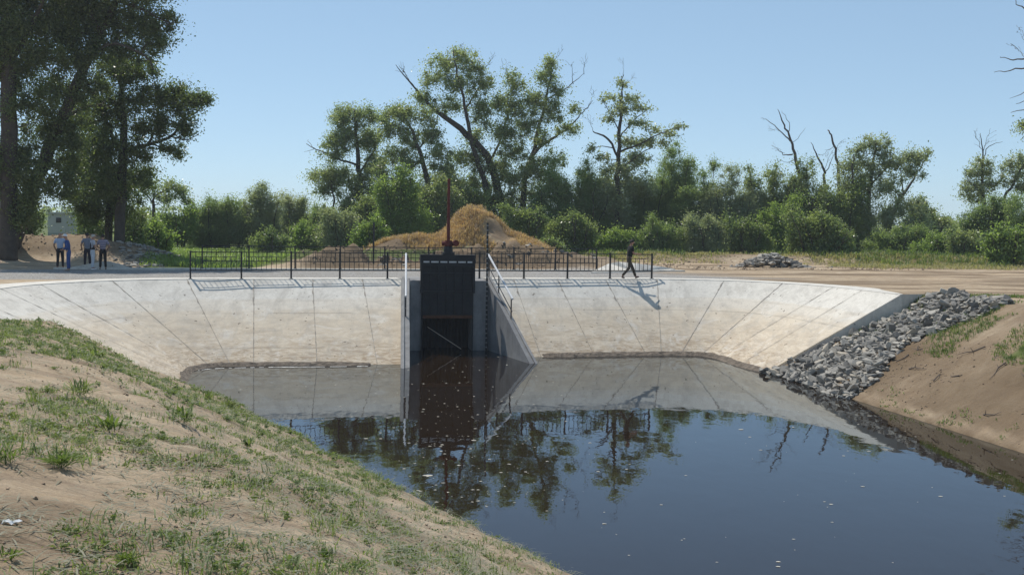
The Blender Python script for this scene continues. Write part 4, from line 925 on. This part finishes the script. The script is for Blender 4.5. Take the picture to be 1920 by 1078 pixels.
# individual broad leaved weeds in the foreground
def weed(px, py, hgt, nl, label, lw=0.045, leaf='weed', lean=1.0):
    hgt *= 0.8; lw *= 0.6; nl = int(nl*1.7)
    d = ray(px, py); t = 4.0
    while t < 60:
        q = Vector((0, 0, CAMH)) + d*t
        if q.z < Hs(q.x, q.y): break
        t += 0.05
    q.z = Hs(q.x, q.y); rr = random.Random(int(px)); root = empty('weed_plant', tuple(q)); tag(root, label, 'weed')
    V = []; Fs = []; st = MB()
    for i in range(nl):
        a = rr.uniform(0, 2*math.pi); ln = rr.uniform(0.25, 1.0)*lean; L = hgt*rr.uniform(0.7, 1.2); dr = Vector((math.cos(a), math.sin(a), 0)); sdv = Vector((-dr.y, dr.x, 0))
        z0 = rr.random()*hgt*0.5; b = q + Vector((rr.gauss(0, .22*hgt), rr.gauss(0, .22*hgt), z0*0.6)); k = len(V); wv = lw*rr.uniform(.7, 1.3)
        prof = [(0, .15), (.25, .6), (.55, 1.0), (.8, .7), (1.0, .05)]
        for f, w in prof:
            c = b + dr*(L*ln*f) + Vector((0, 0, L*(f*(1-0.45*ln) - 0.35*ln*f*f)))
            V += [c-sdv*wv*w*.5 + Vector((0, 0, .006*w)), c, c+sdv*wv*w*.5 + Vector((0, 0, .006*w))]
        for j in range(len(prof)-1):
            e = k+j*3; Fs += [(e, e+1, e+4, e+3), (e+1, e+2, e+5, e+4)]
    st.tube([q-Vector((0, 0, .03)), q+Vector((0, 0, hgt*.55))], [.008, .004], 5)
    st.build('stem', LEAF[leaf], root); mb = MB(); mb.add(V, Fs); mb.build('foliage', LEAF[leaf], root, True)
for a in [(240, 1062, .12, 40, 'bushy green grass tuft at the bottom edge of the photo on the left', .012, 'grass'), (545, 1060, .11, 12, 'broad leaved weed at the bottom edge right of the grass tuft', .05, 'weed'),
          (10, 872, .26, 26, 'upright spiky weed at the left edge of the photo', .022, 'grass'), (115, 880, .22, 60, 'wide bright weed patch in the left foreground', .02, 'grass'), (205, 812, .30, 22, 'leafy bright weed standing alone on bare sand', .05, 'grass'),
          (345, 795, .36, 24, 'tallest leafy weed in the middle of the left bank', .05, 'grass'), (465, 840, .22, 16, 'flat broad leaved weed near the water edge', .06, 'weed'), (545, 800, .30, 30, 'leafy weed on the brink of the water', .045, 'weed'),
          (392, 752, .36, 22, 'weed on the sandy tip beside the concrete slope', .04, 'grass'), (185, 676, .45, 12, 'small two leaved sapling on the bank crest against the concrete', .10, 'grass'), (430, 765, .35, 50, 'dark green weed clump above the water on the left bank', .03, 'weed'),
          (150, 745, .34, 40, 'weed tuft on the left part of the bank', .03, 'weed'), (610, 1050, .10, 22, 'small weed tuft at the bottom edge near the water', .02, 'grass'), (770, 1040, .11, 36, 'weed tuft on the brink in the bottom middle', .02, 'grass'), (20, 1050, .10, 14, 'tiny weed at the bottom left corner', .018, 'grass')]: weed(*a)
# plastic scrap
mb = MB(); q = G(22, 985, 0.42)
d = ray(22, 985); t = 4.0
while t < 30:
    q = Vector((0, 0, CAMH)) + d*t
    if q.z < Hs(q.x, q.y): break
    t += 0.03
V = [q + Vector((x*0.022-0.055, y*0.03-0.03, 0.012+0.022*abs(math.sin(x*2.1+y*1.3)))) for y in range(3) for x in range(6)]
mb.add(V, [(j*6+i, j*6+i+1, (j+1)*6+i+1, (j+1)*6+i) for j in range(2) for i in range(5)])
o = mb.build('plastic_scrap', WHITE); tag(o, 'crumpled white plastic scrap on the sand at the lower left edge', 'litter')

# ---------------------------------------------------------------- stones
def rock_mesh(seed, flat=0.46):
    rr = random.Random(seed); bm = bmesh.new()
    for i in range(15):
        v = Vector((rr.gauss(0, 1), rr.gauss(0, 1), rr.gauss(0, 1))).normalized()
        v = Vector((max(-.72, min(.72, v.x)), max(-.62, min(.62, v.y))*0.8, max(-.55, min(.55, v.z))*flat)); bm.verts.new(v)
    r = bmesh.ops.convex_hull(bm, input=bm.verts); 
    bmesh.ops.delete(bm, geom=[v for v in bm.verts if not v.link_faces], context='VERTS')
    me = bpy.data.meshes.new('stone'); bm.to_mesh(me); bm.free(); return me
def mat_stone():
    m, n, o = newmat('quarry_stone'); oi = N(n, 'ShaderNodeObjectInfo'); ge = N(n, 'ShaderNodeNewGeometry')
    tc = N(n, 'ShaderNodeTexCoord').outputs['Object']
    f = math_(n, 'FRACT', math_(n, 'ADD', oi.outputs['Random'], ge.outputs['Random Per Island']))
    c = ramp(n, f, [(0, (0.14, 0.131, 0.117)), (0.5, (0.285, 0.268, 0.237)), (0.85, (0.43, 0.402, 0.348)), (1, (0.46, 0.395, 0.305))])
    c = mix(n, ramp(n, noise(n, tc, 3.5, 6, .7), [(.35, 0), (.75, .5)]), c, (0.15, 0.14, 0.13))
    finish(n, o, c, 0.88, [(noise(n, tc, 6, 6, .7), .5, .05)]); return m
STONE = mat_stone(); RM = [rock_mesh(s) for s in range(16)]
for m_ in RM: m_.materials.append(STONE)
e0, e1 = RB[-1], RT[-1]
q0, q1, q2, q3 = Vector((e0.x+0.05, e0.y-0.35, 0)), Vector((e1.x+1.35, e1.y-0.35, 0)), Vector((e1.x+2.2, e1.y-4.9, 0)), Vector((e0.x+1.0, e0.y-6.6, 0))
def quadpt(u, v): return q0.lerp(q1, u).lerp(q3.lerp(q2, u), v)
st_pts = []
rr = random.Random(5)
tries = 0
while len(st_pts) < 300 and tries < 20000:
    tries += 1; u, v = rr.random(), rr.random()**0.9
    if v > 0.80+0.2*math.sin(u*7+1)*0.7+0.1*rr.random(): continue
    p = quadpt(u, v); sz = rr.uniform(0.19, 0.36)
    if any((p.x-a)**2+(p.y-b)**2 < (0.46*(sz+c))**2*0.62 for a, b, c in st_pts): continue
    st_pts.append((p.x, p.y, sz))
LB_ST = 'grey angular quarry stone lying in the riprap right of the concrete slope'
for i, (x, y, sz) in enumerate(st_pts):
    o = bpy.data.objects.new('stone', RM[i % 16]); C.objects.link(o)
    sc = sz*rr.uniform(0.9, 1.15); o.scale = (sc, sc*rr.uniform(.75, 1.1), sc*rr.uniform(.7, 1.1)); o.rotation_euler = (rr.gauss(0, .45), rr.gauss(-.3, .45), rr.uniform(0, 6.28))
    o.location = (x, y, max(Hs(x, y), WL-.15) + 0.14*sc + rr.uniform(0.0, 0.14)); tag(o, LB_ST, 'stone', 'stones of the riprap beside the concrete slope')
def stone_heap(name, label, pts, mat=STONE):
    Vs = []; Fs = []
    mb = MB()
    for (x, y, z, sz) in pts:
        me = RM[rr.randrange(16)]; m_ = Matrix.Translation((x, y, z)) @ Matrix.Rotation(rr.uniform(0, 6.28), 4, 'Z') @ Matrix.Rotation(rr.gauss(0, .5), 4, 'X') @ Matrix.Diagonal((sz, sz*rr.uniform(.7, 1.1), sz*rr.uniform(.7, 1.2), 1))
        mb.add([m_ @ v.co for v in me.vertices], [tuple(f.vertices) for f in me.polygons])
    o = mb.build(name, mat); tag(o, label, 'stones', kind='stuff')
pts = []
for i in range(26): pts.append((e0.x+rr.uniform(-.25, .5), e0.y+rr.uniform(-.75, -.1), WL+rr.uniform(-.1, .22), rr.uniform(.16, .30)))
for i in range(2300):
    u, v = rr.random()*1.0, rr.random()
    if v > 0.86+0.16*math.sin(u*7+1)+0.06*rr.random(): continue
    p = quadpt(u, v); pts.append((p.x, p.y, max(Hs(p.x, p.y), WL-.25)+rr.uniform(-.02, .15), rr.uniform(.10, .22)))
stone_heap('small_stones', 'small broken stones filling the riprap right of the concrete slope', pts)
pts = []
hc = G(1455, 500, 0.05)
for i in range(420):
    u = rr.gauss(0, .42); v = rr.gauss(0, .4); h = max(0, 1-abs(u)**1.2-abs(v)*.4)*0.95
    pts.append((hc.x+u*2.4, hc.y+1.4+v*1.6, Hs(hc.x+u*2.4, hc.y+1.4+v*1.6)+h*rr.random()**.4, rr.uniform(.15, .34)))
stone_heap('rubble_heap', 'heap of grey broken stones in front of the round bush on the right', pts)
pts = []
for i in range(420):
    a = G(rr.uniform(215, 300), rr.uniform(490, 501), 0.0); y = a.y+rr.uniform(0, 3.5); x = a.x
    pts.append((x, y, Hs(x, y)+rr.uniform(-.03, .08), rr.uniform(.10, .25)))
stone_heap('rubble_heap', 'broken stones scattered at the foot of the earth pile beside the standing people', pts)
pts = []
for i in range(170):
    a = G(rr.uniform(940, 1130), rr.uniform(497, 505), 0.0); y = a.y+rr.uniform(0, 3); x = a.x
    pts.append((x, y, Hs(x, y)+rr.uniform(-.03, .07), rr.uniform(.12, .30)))
for i in range(260):
    a = G(rr.uniform(640, 760), rr.uniform(496, 502), 0.0); y = a.y+rr.uniform(0, 3); x = a.x
    pts.append((x, y, Hs(x, y)+rr.uniform(-.03, .07), rr.uniform(.10, .26)))
stone_heap('rubble', 'loose stones on the dug earth beyond the far railing', pts)
# clods of earth
def clods(name, label, n, fx, fy, keep, s0, s1, seed):
    p = scatter(n, fx, fy, keep, seed); g = np.random.default_rng(seed); base = []; 
    t_ = np.array([(-1, -1, 1), (1, -1, -1), (-1, 1, -1), (1, 1, 1), (0, 0, 1.3), (0.2, -1.2, 0)], float)*0.5
    F0 = np.array([(0, 5, 4), (5, 1, 4), (1, 3, 4), (3, 2, 4), (2, 0, 4), (0, 1, 5), (0, 2, 1), (2, 3, 1)])
    k = len(p); sz = g.uniform(s0, s1, k)*g.uniform(0.5, 1.0, k)
    V = t_[None]*g.uniform(0.6, 1.3, (k, 6, 3))*sz[:, None, None]; a = g.uniform(0, 6.28, k); ca_, sa_ = np.cos(a)[:, None], np.sin(a)[:, None]
    V = np.stack([V[..., 0]*ca_-V[..., 1]*sa_, V[..., 0]*sa_+V[..., 1]*ca_, V[..., 2]*0.75], -1) + p[:, None, :] + np.array([0, 0, 1])*(sz*0.15)[:, None, None]
    F_ = (F0[None] + (np.arange(k)*6)[:, None, None]).reshape(-1, 3)
    o = link(name, np_mesh(name, V.reshape(-1, 3), F_), SOIL, None, True); tag(o, label, 'soil', kind='stuff')
SOIL = mat_plain('soil', (.27, .20, .138), .95, .35, 3, bump=.6, bd=.03)
clods('soil_crumbs', 'crumbs of sandy soil on the left bank', 26000, (-22, 6), (4.5, 40), lambda x, y: kL(x, y)*0.6*sstep(-0.1, 0.4, fbm(x*0.8, y*0.8, 3, 91)), 0.012, 0.05, 31)
clods('soil_crumbs', 'crumbs of brown soil on the right bank', 14000, (9, 24), (20, 46), lambda x, y: kR(x, y)*0.7*sstep(-0.2, 0.4, fbm(x*0.5, y*0.9, 3, 92)), 0.015, 0.075, 32)
clods('soil_clods', 'clods of earth along the edges of the dirt road on the right', 9000, (6, 40), (58, 84), lambda x, y: (sstep(10.5, 12, fdist(x, y)) * sstep(0.0, 0.4, fbm(x*0.3, y*0.9, 3, 93)+0.35*np.exp(-((y-80)/2.0)**2))), 0.03, 0.17, 33)
clods('soil_clods', 'clods of earth on the dug ground and piles beyond the crossing', 9000, (-34, 8), (60, 77), lambda x, y: np.maximum(sstep(0.25, 0.6, leftpile(x, y)), sstep(10, 11, fdist(x, y))*sstep(4, 7, falong(x, y))*(1-sstep(19, 22, falong(x, y))))*(1-sstep(0.9, 1.4, mound(x, y))), 0.03, 0.15, 34)
# dead roots and twigs on the right bank
mb = MB()
for i in range(26):
    y = rr.uniform(27, 40); x = 12.6+(28.8-y)*0.19+rr.uniform(0.6, 4.2); a = rr.uniform(0, 6.28); L = rr.uniform(.25, .9); z = Hs(x, y)
    q = [Vector((x+L*f*math.cos(a)+rr.gauss(0, .05), y+L*f*math.sin(a)+rr.gauss(0, .05), 0)) for f in (0, .33, .66, 1)]
    for p_ in q: p_.z = Hs(p_.x, p_.y)+rr.uniform(.01, .09)
    mb.tube(q, [.022, .018, .012, .006], 5)
    mb.tube([q[1], q[1]+Vector((rr.gauss(0, .12), rr.gauss(0, .12), rr.uniform(.02, .15)))], [.012, .005], 4)
o = mb.build('dead_twigs', DEADW); tag(o, 'dead roots and twigs lying on the bare right bank', 'twigs', kind='stuff')
# pale boulders and a log by the grass
for px, py, sz, lab in ((331, 494, .34, 'flat pale stone lying left of the railing ends, the farther left of two'), (345, 496, .30, 'flat pale stone lying beside the railing end, the nearer right of two')):
    q = G(px, py); o = bpy.data.objects.new('stone', RM[3].copy()); C.objects.link(o); o.data.materials.clear(); o.data.materials.append(mat_plain('pale_stone', (.48, .42, .34), .9))
    o.scale = (sz*1.3, sz, sz*.8); o.location = (q.x, q.y, Hs(q.x, q.y)+.06); o.rotation_euler = (0, .1, .3); tag(o, lab, 'stone')
lg = empty('log', tuple(G(318, 487))); tag(lg, 'short grey log lying in the green grass left of the railings', 'log')
a, b = G(305, 484, .25), G(336, 487, .2); mb = MB(); mb.tube([a, a.lerp(b, .5)+Vector((0, 0, .03)), b], [.20, .19, .16], 10); mb.build('trunk', mat_plain('old_wood', (.24, .20, .16), .95, .4, 4), lg)

# floating scum
Vs = []; mb = MB()
for i in range(420):
    f = rr.random()
    if f < .70: px, py = rr.gauss(860, 90), rr.uniform(668, 960)
    elif f < .8: px, py = rr.uniform(420, 900), rr.uniform(690, 850)
    else: px, py = rr.uniform(700, 1900), rr.uniform(760, 1078)
    q = G(px, py, WL)
    if wl_left(q.x, q.y) > -.3 or wl_right(q.x, q.y) > -.3: continue
    if py < 690 and (px < 775 or px > 960): continue
    r = rr.choice([.008, .010, .012, .015, .02, .03]) * (1 if rr.random() < .96 else 2.6); n = 7; a0 = rr.random()*6
    mb.add([(q.x+r*1.6*math.cos(a0+k*6.283/n)*rr.uniform(.5, 1.2), q.y+r*math.sin(a0+k*6.283/n)*rr.uniform(.5, 1.2), WL+.006) for k in range(n)] + [(q.x, q.y, WL+.006+r*.25)], [(k, (k+1) % n, n) for k in range(n)])
o = mb.build('floating_scum', mat_plain('scum', (.50, .47, .40), .9, .25, 9)); tag(o, 'pale flecks of scum and debris floating on the dark water', 'debris', kind='stuff')
mb = MB(); pts = catmull([G(x, y, WL+.012) for x, y in ((372, 694), (400, 691), (440, 689.5), (520, 688), (600, 687.5), (690, 686.5))], 10)
for i in range(len(pts)-1):
    if rr.random() < .25: continue
    a, b = pts[i], pts[i+1]; w = Vector((0, .05*rr.uniform(.5, 1.6), 0)); mb.add([a-w, b-w, b+w, a+w], [(0, 1, 2, 3)])
o = mb.build('foam', mat_plain('foam', (.72, .71, .68), .9)); tag(o, 'thin white foam line along the foot of the left slope', 'foam', kind='stuff')

# ---------------------------------------------------------------- hut
hb = P(116, 452, 80); hz = Hs(hb.x, hb.y); s_ = FPX/80
hut = empty('hut', (hb.x, hb.y, hz)); tag(hut, 'small white hut with a dark window, half hidden behind the earth pile', 'hut')
top = P(110, 401, 80).z; w_ = 47/s_
mb = MB(); mb.box((hb.x-.1, hb.y+1.0, (hz+top)/2), (w_, 2.0, top-hz)); mb.build('wall', mat_plain('hut_white', (.5, .5, .49), .7, .1, 2), hut)
mb = MB(); mb.box((hb.x-.1, hb.y+1.0, top+.05), (w_+.2, 2.2, .1)); mb.build('roof', mat_plain('hut_roof', (.5, .5, .5), .7), hut)
wp = P(110, 413, 80); mb = MB(); mb.box((wp.x, hb.y-.01, wp.z), (.34, .04, .34)); mb.build('window', mat_plain('dark_glass', (.02, .025, .03), .2), hut)
mb = MB(); zc = P(110, 437, 80).z; mb.box((hb.x-.1, hb.y-.006, (hz+zc)/2), (w_-.01, .02, zc-hz)); mb.build('plinth', mat_plain('hut_grey', (.33, .36, .35), .8), hut)

# ---------------------------------------------------------------- people
def skin(name, V, E, Rd, mat, parent, sub=1):
    me = bpy.data.meshes.new(name); me.from_pydata([tuple(v) for v in V], E, []); me.update()
    o = bpy.data.objects.new(name, me); C.objects.link(o); md = o.modifiers.new('s', 'SKIN'); md.use_smooth_shade = True
    sv = me.skin_vertices[0].data
    for i, r in enumerate(Rd): sv[i].radius = r if hasattr(r, '__len__') else (r, r); sv[i].use_root = (i == 0)
    if sub: s2 = o.modifiers.new('u', 'SUBSURF'); s2.levels = sub; s2.render_levels = sub
    dg = bpy.context.evaluated_depsgraph_get(); nm = bpy.data.meshes.new_from_object(o.evaluated_get(dg)); bpy.data.objects.remove(o)
    nm.name = name; nm.materials.clear(); nm.materials.append(mat)
    q = bpy.data.objects.new(name, nm); C.objects.link(q); q.parent = parent
    nm.polygons.foreach_set('use_smooth', [True]*len(nm.polygons)); return q
def mat_cloth(name, col, stripes=None):
    m, n, o = newmat(name); tc = N(n, 'ShaderNodeTexCoord').outputs['Object']
    c = ramp(n, noise(n, tc, 8), [(.3, [x*.85 for x in col]), (.7, [x*1.1 for x in col])])
    if stripes:
        z = N(n, 'ShaderNodeSeparateXYZ'); n.links.new(tc, z.inputs[0]); f = math_(n, 'FRACT', math_(n, 'MULTIPLY', z.outputs['Z'], 11))
        c = mix(n, ramp(n, f, [(.48, 0), (.52, 1)]), c, stripes)
    finish(n, o, c, .9, [(noise(n, tc, 20), .4, .01)]); return m
SKINM = mat_plain('skin', (.36, .19, .13), .55, .1, 8); HAIRD = mat_plain('dark_hair', (.03, .024, .02), .7); HAIRG = mat_plain('grey_hair', (.42, .38, .33), .8); SHOE = mat_plain('shoe', (.03, .028, .027), .6)
def person(label, px, py, H_, rz, shirt, trous, hair, pose, sleeve='short', vest=None, cap=None, shoe=None, loc=None):
    q = loc or G(px, py); gz = 0.006 if loc is not None else Hs(q.x, q.y)
    root = empty('person', (q.x, q.y, gz), 0); root.rotation_euler = (0, 0, rz); root.scale = (H_/1.75,)*3; tag(root, label, 'person')
    v = lambda *a: Vector(a); lean = pose.get('lean', 0.0); hd = pose.get('head', 0.0)
    pel = v(0, 0, .93); wai = v(0, lean*.35, 1.08); che = v(0, lean*.8, 1.30); nb = v(0, lean, 1.46); nk = v(0, lean+.015+hd*.3, 1.53); hc_ = v(0, lean+.035+hd*.8, 1.63); cr = v(0, lean+.015+hd, 1.715)
    V = [pel, wai, che, nb, nk, hc_, cr]; E = [(i, i+1) for i in range(6)]; Rd = [(.105, .08), (.10, .08), (.15, .105), (.075, .07), (.052, .055), (.076, .095), (.062, .075)]
    nose = len(V); V.append(hc_+v(0, .105, -.015)); E.append((5, nose)); Rd.append(.014)
    for s in (-1, 1): V.append(hc_+v(s*.088, -.005, 0)); E.append((5, len(V)-1)); Rd.append(.016)
    arms = []; legs = []
    for s, k in ((-1, 'l'), (1, 'r')):
        sh_ = v(s*.185, lean*.95, 1.41); el = v(*pose['el_'+k]); wr = v(*pose['wr_'+k]); dirh = (wr-el).normalized(); hand = wr+dirh*.075
        i = len(V); V += [sh_, el, wr, hand]; E += [(2, i), (i, i+1), (i+1, i+2), (i+2, i+3)]; Rd += [.062, .044, .028, (.038, .02)]
        sd2 = dirh.cross(v(0, 1, .3)).normalized()
        for f in range(4):
            b = hand + sd2*((f-1.5)*.019); tip = b + dirh*(.085-.012*abs(f-1.4)) + v(0, .022, 0); V += [b+dirh*.03, tip]; j = len(V)-2; E += [(i+3, j), (j, j+1)]; Rd += [.010, .008]
        V += [wr+dirh*.04+sd2*.05, wr+dirh*.075+sd2*.065]; j = len(V)-2; E += [(i+2, j), (j, j+1)]; Rd += [.012, .009]
        arms.append((sh_, el, wr))
        hp = v(s*.092, 0, .90); kn = v(*pose['kn_'+k]); an = v(*pose['an_'+k]); i = len(V); toe = an + Vector(pose.get('toe_'+k, (s*.03, .17, -.055)))
        V += [hp, kn, an, toe]; E += [(0, i), (i, i+1), (i+1, i+2), (i+2, i+3)]; Rd += [.088, .058, .040, .03]; legs.append((hp, kn, an, toe))
    skin('body', V, E, Rd, SKINM, root)
    # shirt
    V = [v(0, lean*.1, .86 if not pose.get('tuck') else .92), wai, che, nb+v(0, 0, -.005)]; E = [(0, 1), (1, 2), (2, 3)]; Rd = [(.150, .122), (.148, .122), (.176, .134), (.088, .085)]
    for sh_, el, wr in arms:
        i = len(V); end = sh_.lerp(el, .75) if sleeve == 'short' else wr.lerp(el, .08)
        if sleeve == 'short': V += [sh_, end]; E += [(2, i), (i, i+1)]; Rd += [.078, .066]
        else: V += [sh_, el, end]; E += [(2, i), (i, i+1), (i+1, i+2)]; Rd += [.078, .060, .045]
    skin('shirt', V, E, Rd, shirt, root)
    if vest: skin('vest', [v(0, lean*.1, .95), wai, che, nb+v(0, 0, -.05)], [(0, 1), (1, 2), (2, 3)], [(.166, .135), (.165, .135), (.186, .148), (.12, .095)], vest, root)
    V = [v(0, 0, 1.06), pel]; E = [(0, 1)]; Rd = [(.150, .122) if pose.get('tuck') else (.13, .10), (.156, .126)]
    for hp, kn, an, toe in legs: i = len(V); V += [hp+v(0, 0, -.04), kn, an+(kn-an)*.02]; E += [(1, i), (i, i+1), (i+1, i+2)]; Rd += [.100, .074, .062]
    skin('trousers', V, E, Rd, trous, root)
    for hp, kn, an, toe in legs:
        d = (toe-an); skin('shoe', [an+v(0, -.03, -.045), an.lerp(toe, .5)+v(0, 0, -.02), toe], [(0, 1), (1, 2)], [(.048, .045), (.05, .04), (.042, .03)], shoe or SHOE, root)
    # hair: cap of the skull, open at the face
    if hair or cap:
        mb = MB(); V = []; K = 12; rows = 5; c = hc_+v(0, -.005, .02)
        for r in range(rows+1):
            ph = r/rows*math.pi*.56
            for k in range(K):
                th = 2*math.pi*k/K; back = .5-.5*math.sin(th); p2 = ph*(0.72+.45*back) if hair and not cap else ph*.85
                V.append(c+v(.095*math.sin(p2)*math.cos(th), .112*math.sin(p2)*math.sin(th), .112*math.cos(p2)))
        mb.add(V, [(r*K+k, r*K+(k+1) % K, (r+1)*K+(k+1) % K, (r+1)*K+k) for r in range(rows) for k in range(K)])
        if cap: mb.add([c+v(x, y, z) for x, y, z in ((-.07, .085, .035), (.07, .085, .035), (.055, .19, .015), (-.055, .19, .015), (-.07, .085, .05), (.07, .085, .05), (.055, .19, .03), (-.055, .19, .03))], [(0, 1, 2, 3), (4, 7, 6, 5), (2, 6, 7, 3), (0, 3, 7, 4), (1, 5, 6, 2)])
        me = bpy.data.meshes.new('cap' if cap else 'hair'); me.from_pydata([tuple(x) for x in mb.v], [], mb.f); me.materials.append(cap or hair); me.polygons.foreach_set('use_smooth', [True]*len(me.polygons))
        o = bpy.data.objects.new('cap' if cap else 'hair', me); C.objects.link(o); o.parent = root
    return root
def stand(**k):
    d = dict(el_l=(-.25, -.03, 1.14), wr_l=(-.25, .06, .90), el_r=(.25, -.03, 1.14), wr_r=(.25, .06, .90), kn_l=(-.11, .02, .50), kn_r=(.11, .02, .50), an_l=(-.13, 0, .09), an_r=(.13, 0, .09)); d.update(k); return d
person('man in pale blue short sleeved shirt and dark trousers, leftmost of the group', 113, 503, 1.78, R(10), mat_cloth('pale_blue_shirt', (.36, .43, .56)), mat_cloth('dark_trousers', (.018, .018, .022)), None, stand(tuck=1, wr_l=(-.22, .10, .92), el_l=(-.29, -.02, 1.14), el_r=(.28, .02, 1.14), wr_r=(.16, .20, 1.0)))
person('person in blue jacket and trousers with a white cap, head bowed, facing left', 129, 507, 1.74, R(100), mat_cloth('blue_jacket', (.035, .075, .22)), mat_cloth('blue_trousers', (.04, .085, .23)), None, stand(lean=.08, head=.06, el_l=(-.25, .0, 1.12), wr_l=(-.17, .22, 1.04), el_r=(.25, .0, 1.12), wr_r=(.15, .22, 1.02)), 'long', cap=mat_cloth('white_cap', (.75, .75, .75)), shoe=mat_plain('beige_shoe', (.3, .25, .2)))
person('man in grey shirt half hidden behind the person in white trousers', 164, 501, 1.76, R(30), mat_cloth('grey_shirt', (.20, .21, .25)), mat_cloth('navy_trousers', (.02, .02, .03)), HAIRD, stand(el_l=(-.30, 0, 1.16), wr_l=(-.25, .14, .98)))
person('grey haired person in a dark vest and white trousers, standing in the group', 174, 505, 1.72, R(-55), mat_cloth('pale_shirt', (.42, .42, .46)), mat_cloth('white_trousers', (.55, .57, .60)), HAIRG, stand(el_r=(.26, .04, 1.14), wr_r=(.18, .2, 1.0), kn_l=(-.09, .03, .5), kn_r=(.09, .0, .5), an_l=(-.09, .04, .09), an_r=(.10, -.08, .09)), vest=mat_cloth('dark_vest', (.015, .014, .02)), shoe=WHITE)
person('man in striped polo shirt and black trousers, rightmost of the group, seen from behind', 193, 504, 1.74, R(12), mat_cloth('striped_polo', (.10, .09, .18), (.42, .36, .38)), mat_cloth('black_trousers', (.012, .012, .013)), HAIRD, stand(tuck=1, el_r=(.33, -.04, 1.16), wr_r=(.20, .10, 1.0), el_l=(-.29, .02, 1.14), wr_l=(-.14, .2, 1.06)))
wl_ = G(1179, 523.5)
person('man in black t-shirt and dark khaki trousers striding right along the kerb', 1179, 523, 1.80, FA-R(90), mat_cloth('black_shirt', (.012, .012, .014)), mat_cloth('khaki_trousers', (.060, .047, .033)), HAIRD,
  dict(lean=.07, head=.02, el_l=(-.22, .10, 1.13), wr_l=(-.14, .36, 1.12), el_r=(.22, .12, 1.14), wr_r=(.13, .38, 1.13), kn_l=(-.10, .20, .52), an_l=(-.09, .36, .10), toe_l=(-.01, .17, .0), kn_r=(.10, -.03, .50), an_r=(.09, -.36, .14), toe_r=(.01, .13, -.09)), loc=wl_)

# ---------------------------------------------------------------- summer haze
mb = MB(); mb.box((0, 560, 12), (1500, 1500, 36)); hm, hn, ho = newmat('haze')
hz_ = bpy.data.materials['haze']; pv = N(hn, 'ShaderNodeVolumePrincipled'); pv.inputs['Density'].default_value = 0.00038; pv.inputs['Color'].default_value = (0.86, 0.92, 1.0, 1); pv.inputs['Anisotropy'].default_value = 0.25
hn.links.new(pv.outputs[0], ho.inputs['Volume'])
o = mb.build('haze', hm); tag(o, kind='stuff', label='thin summer haze')
S.cycles.volume_bounces = 0
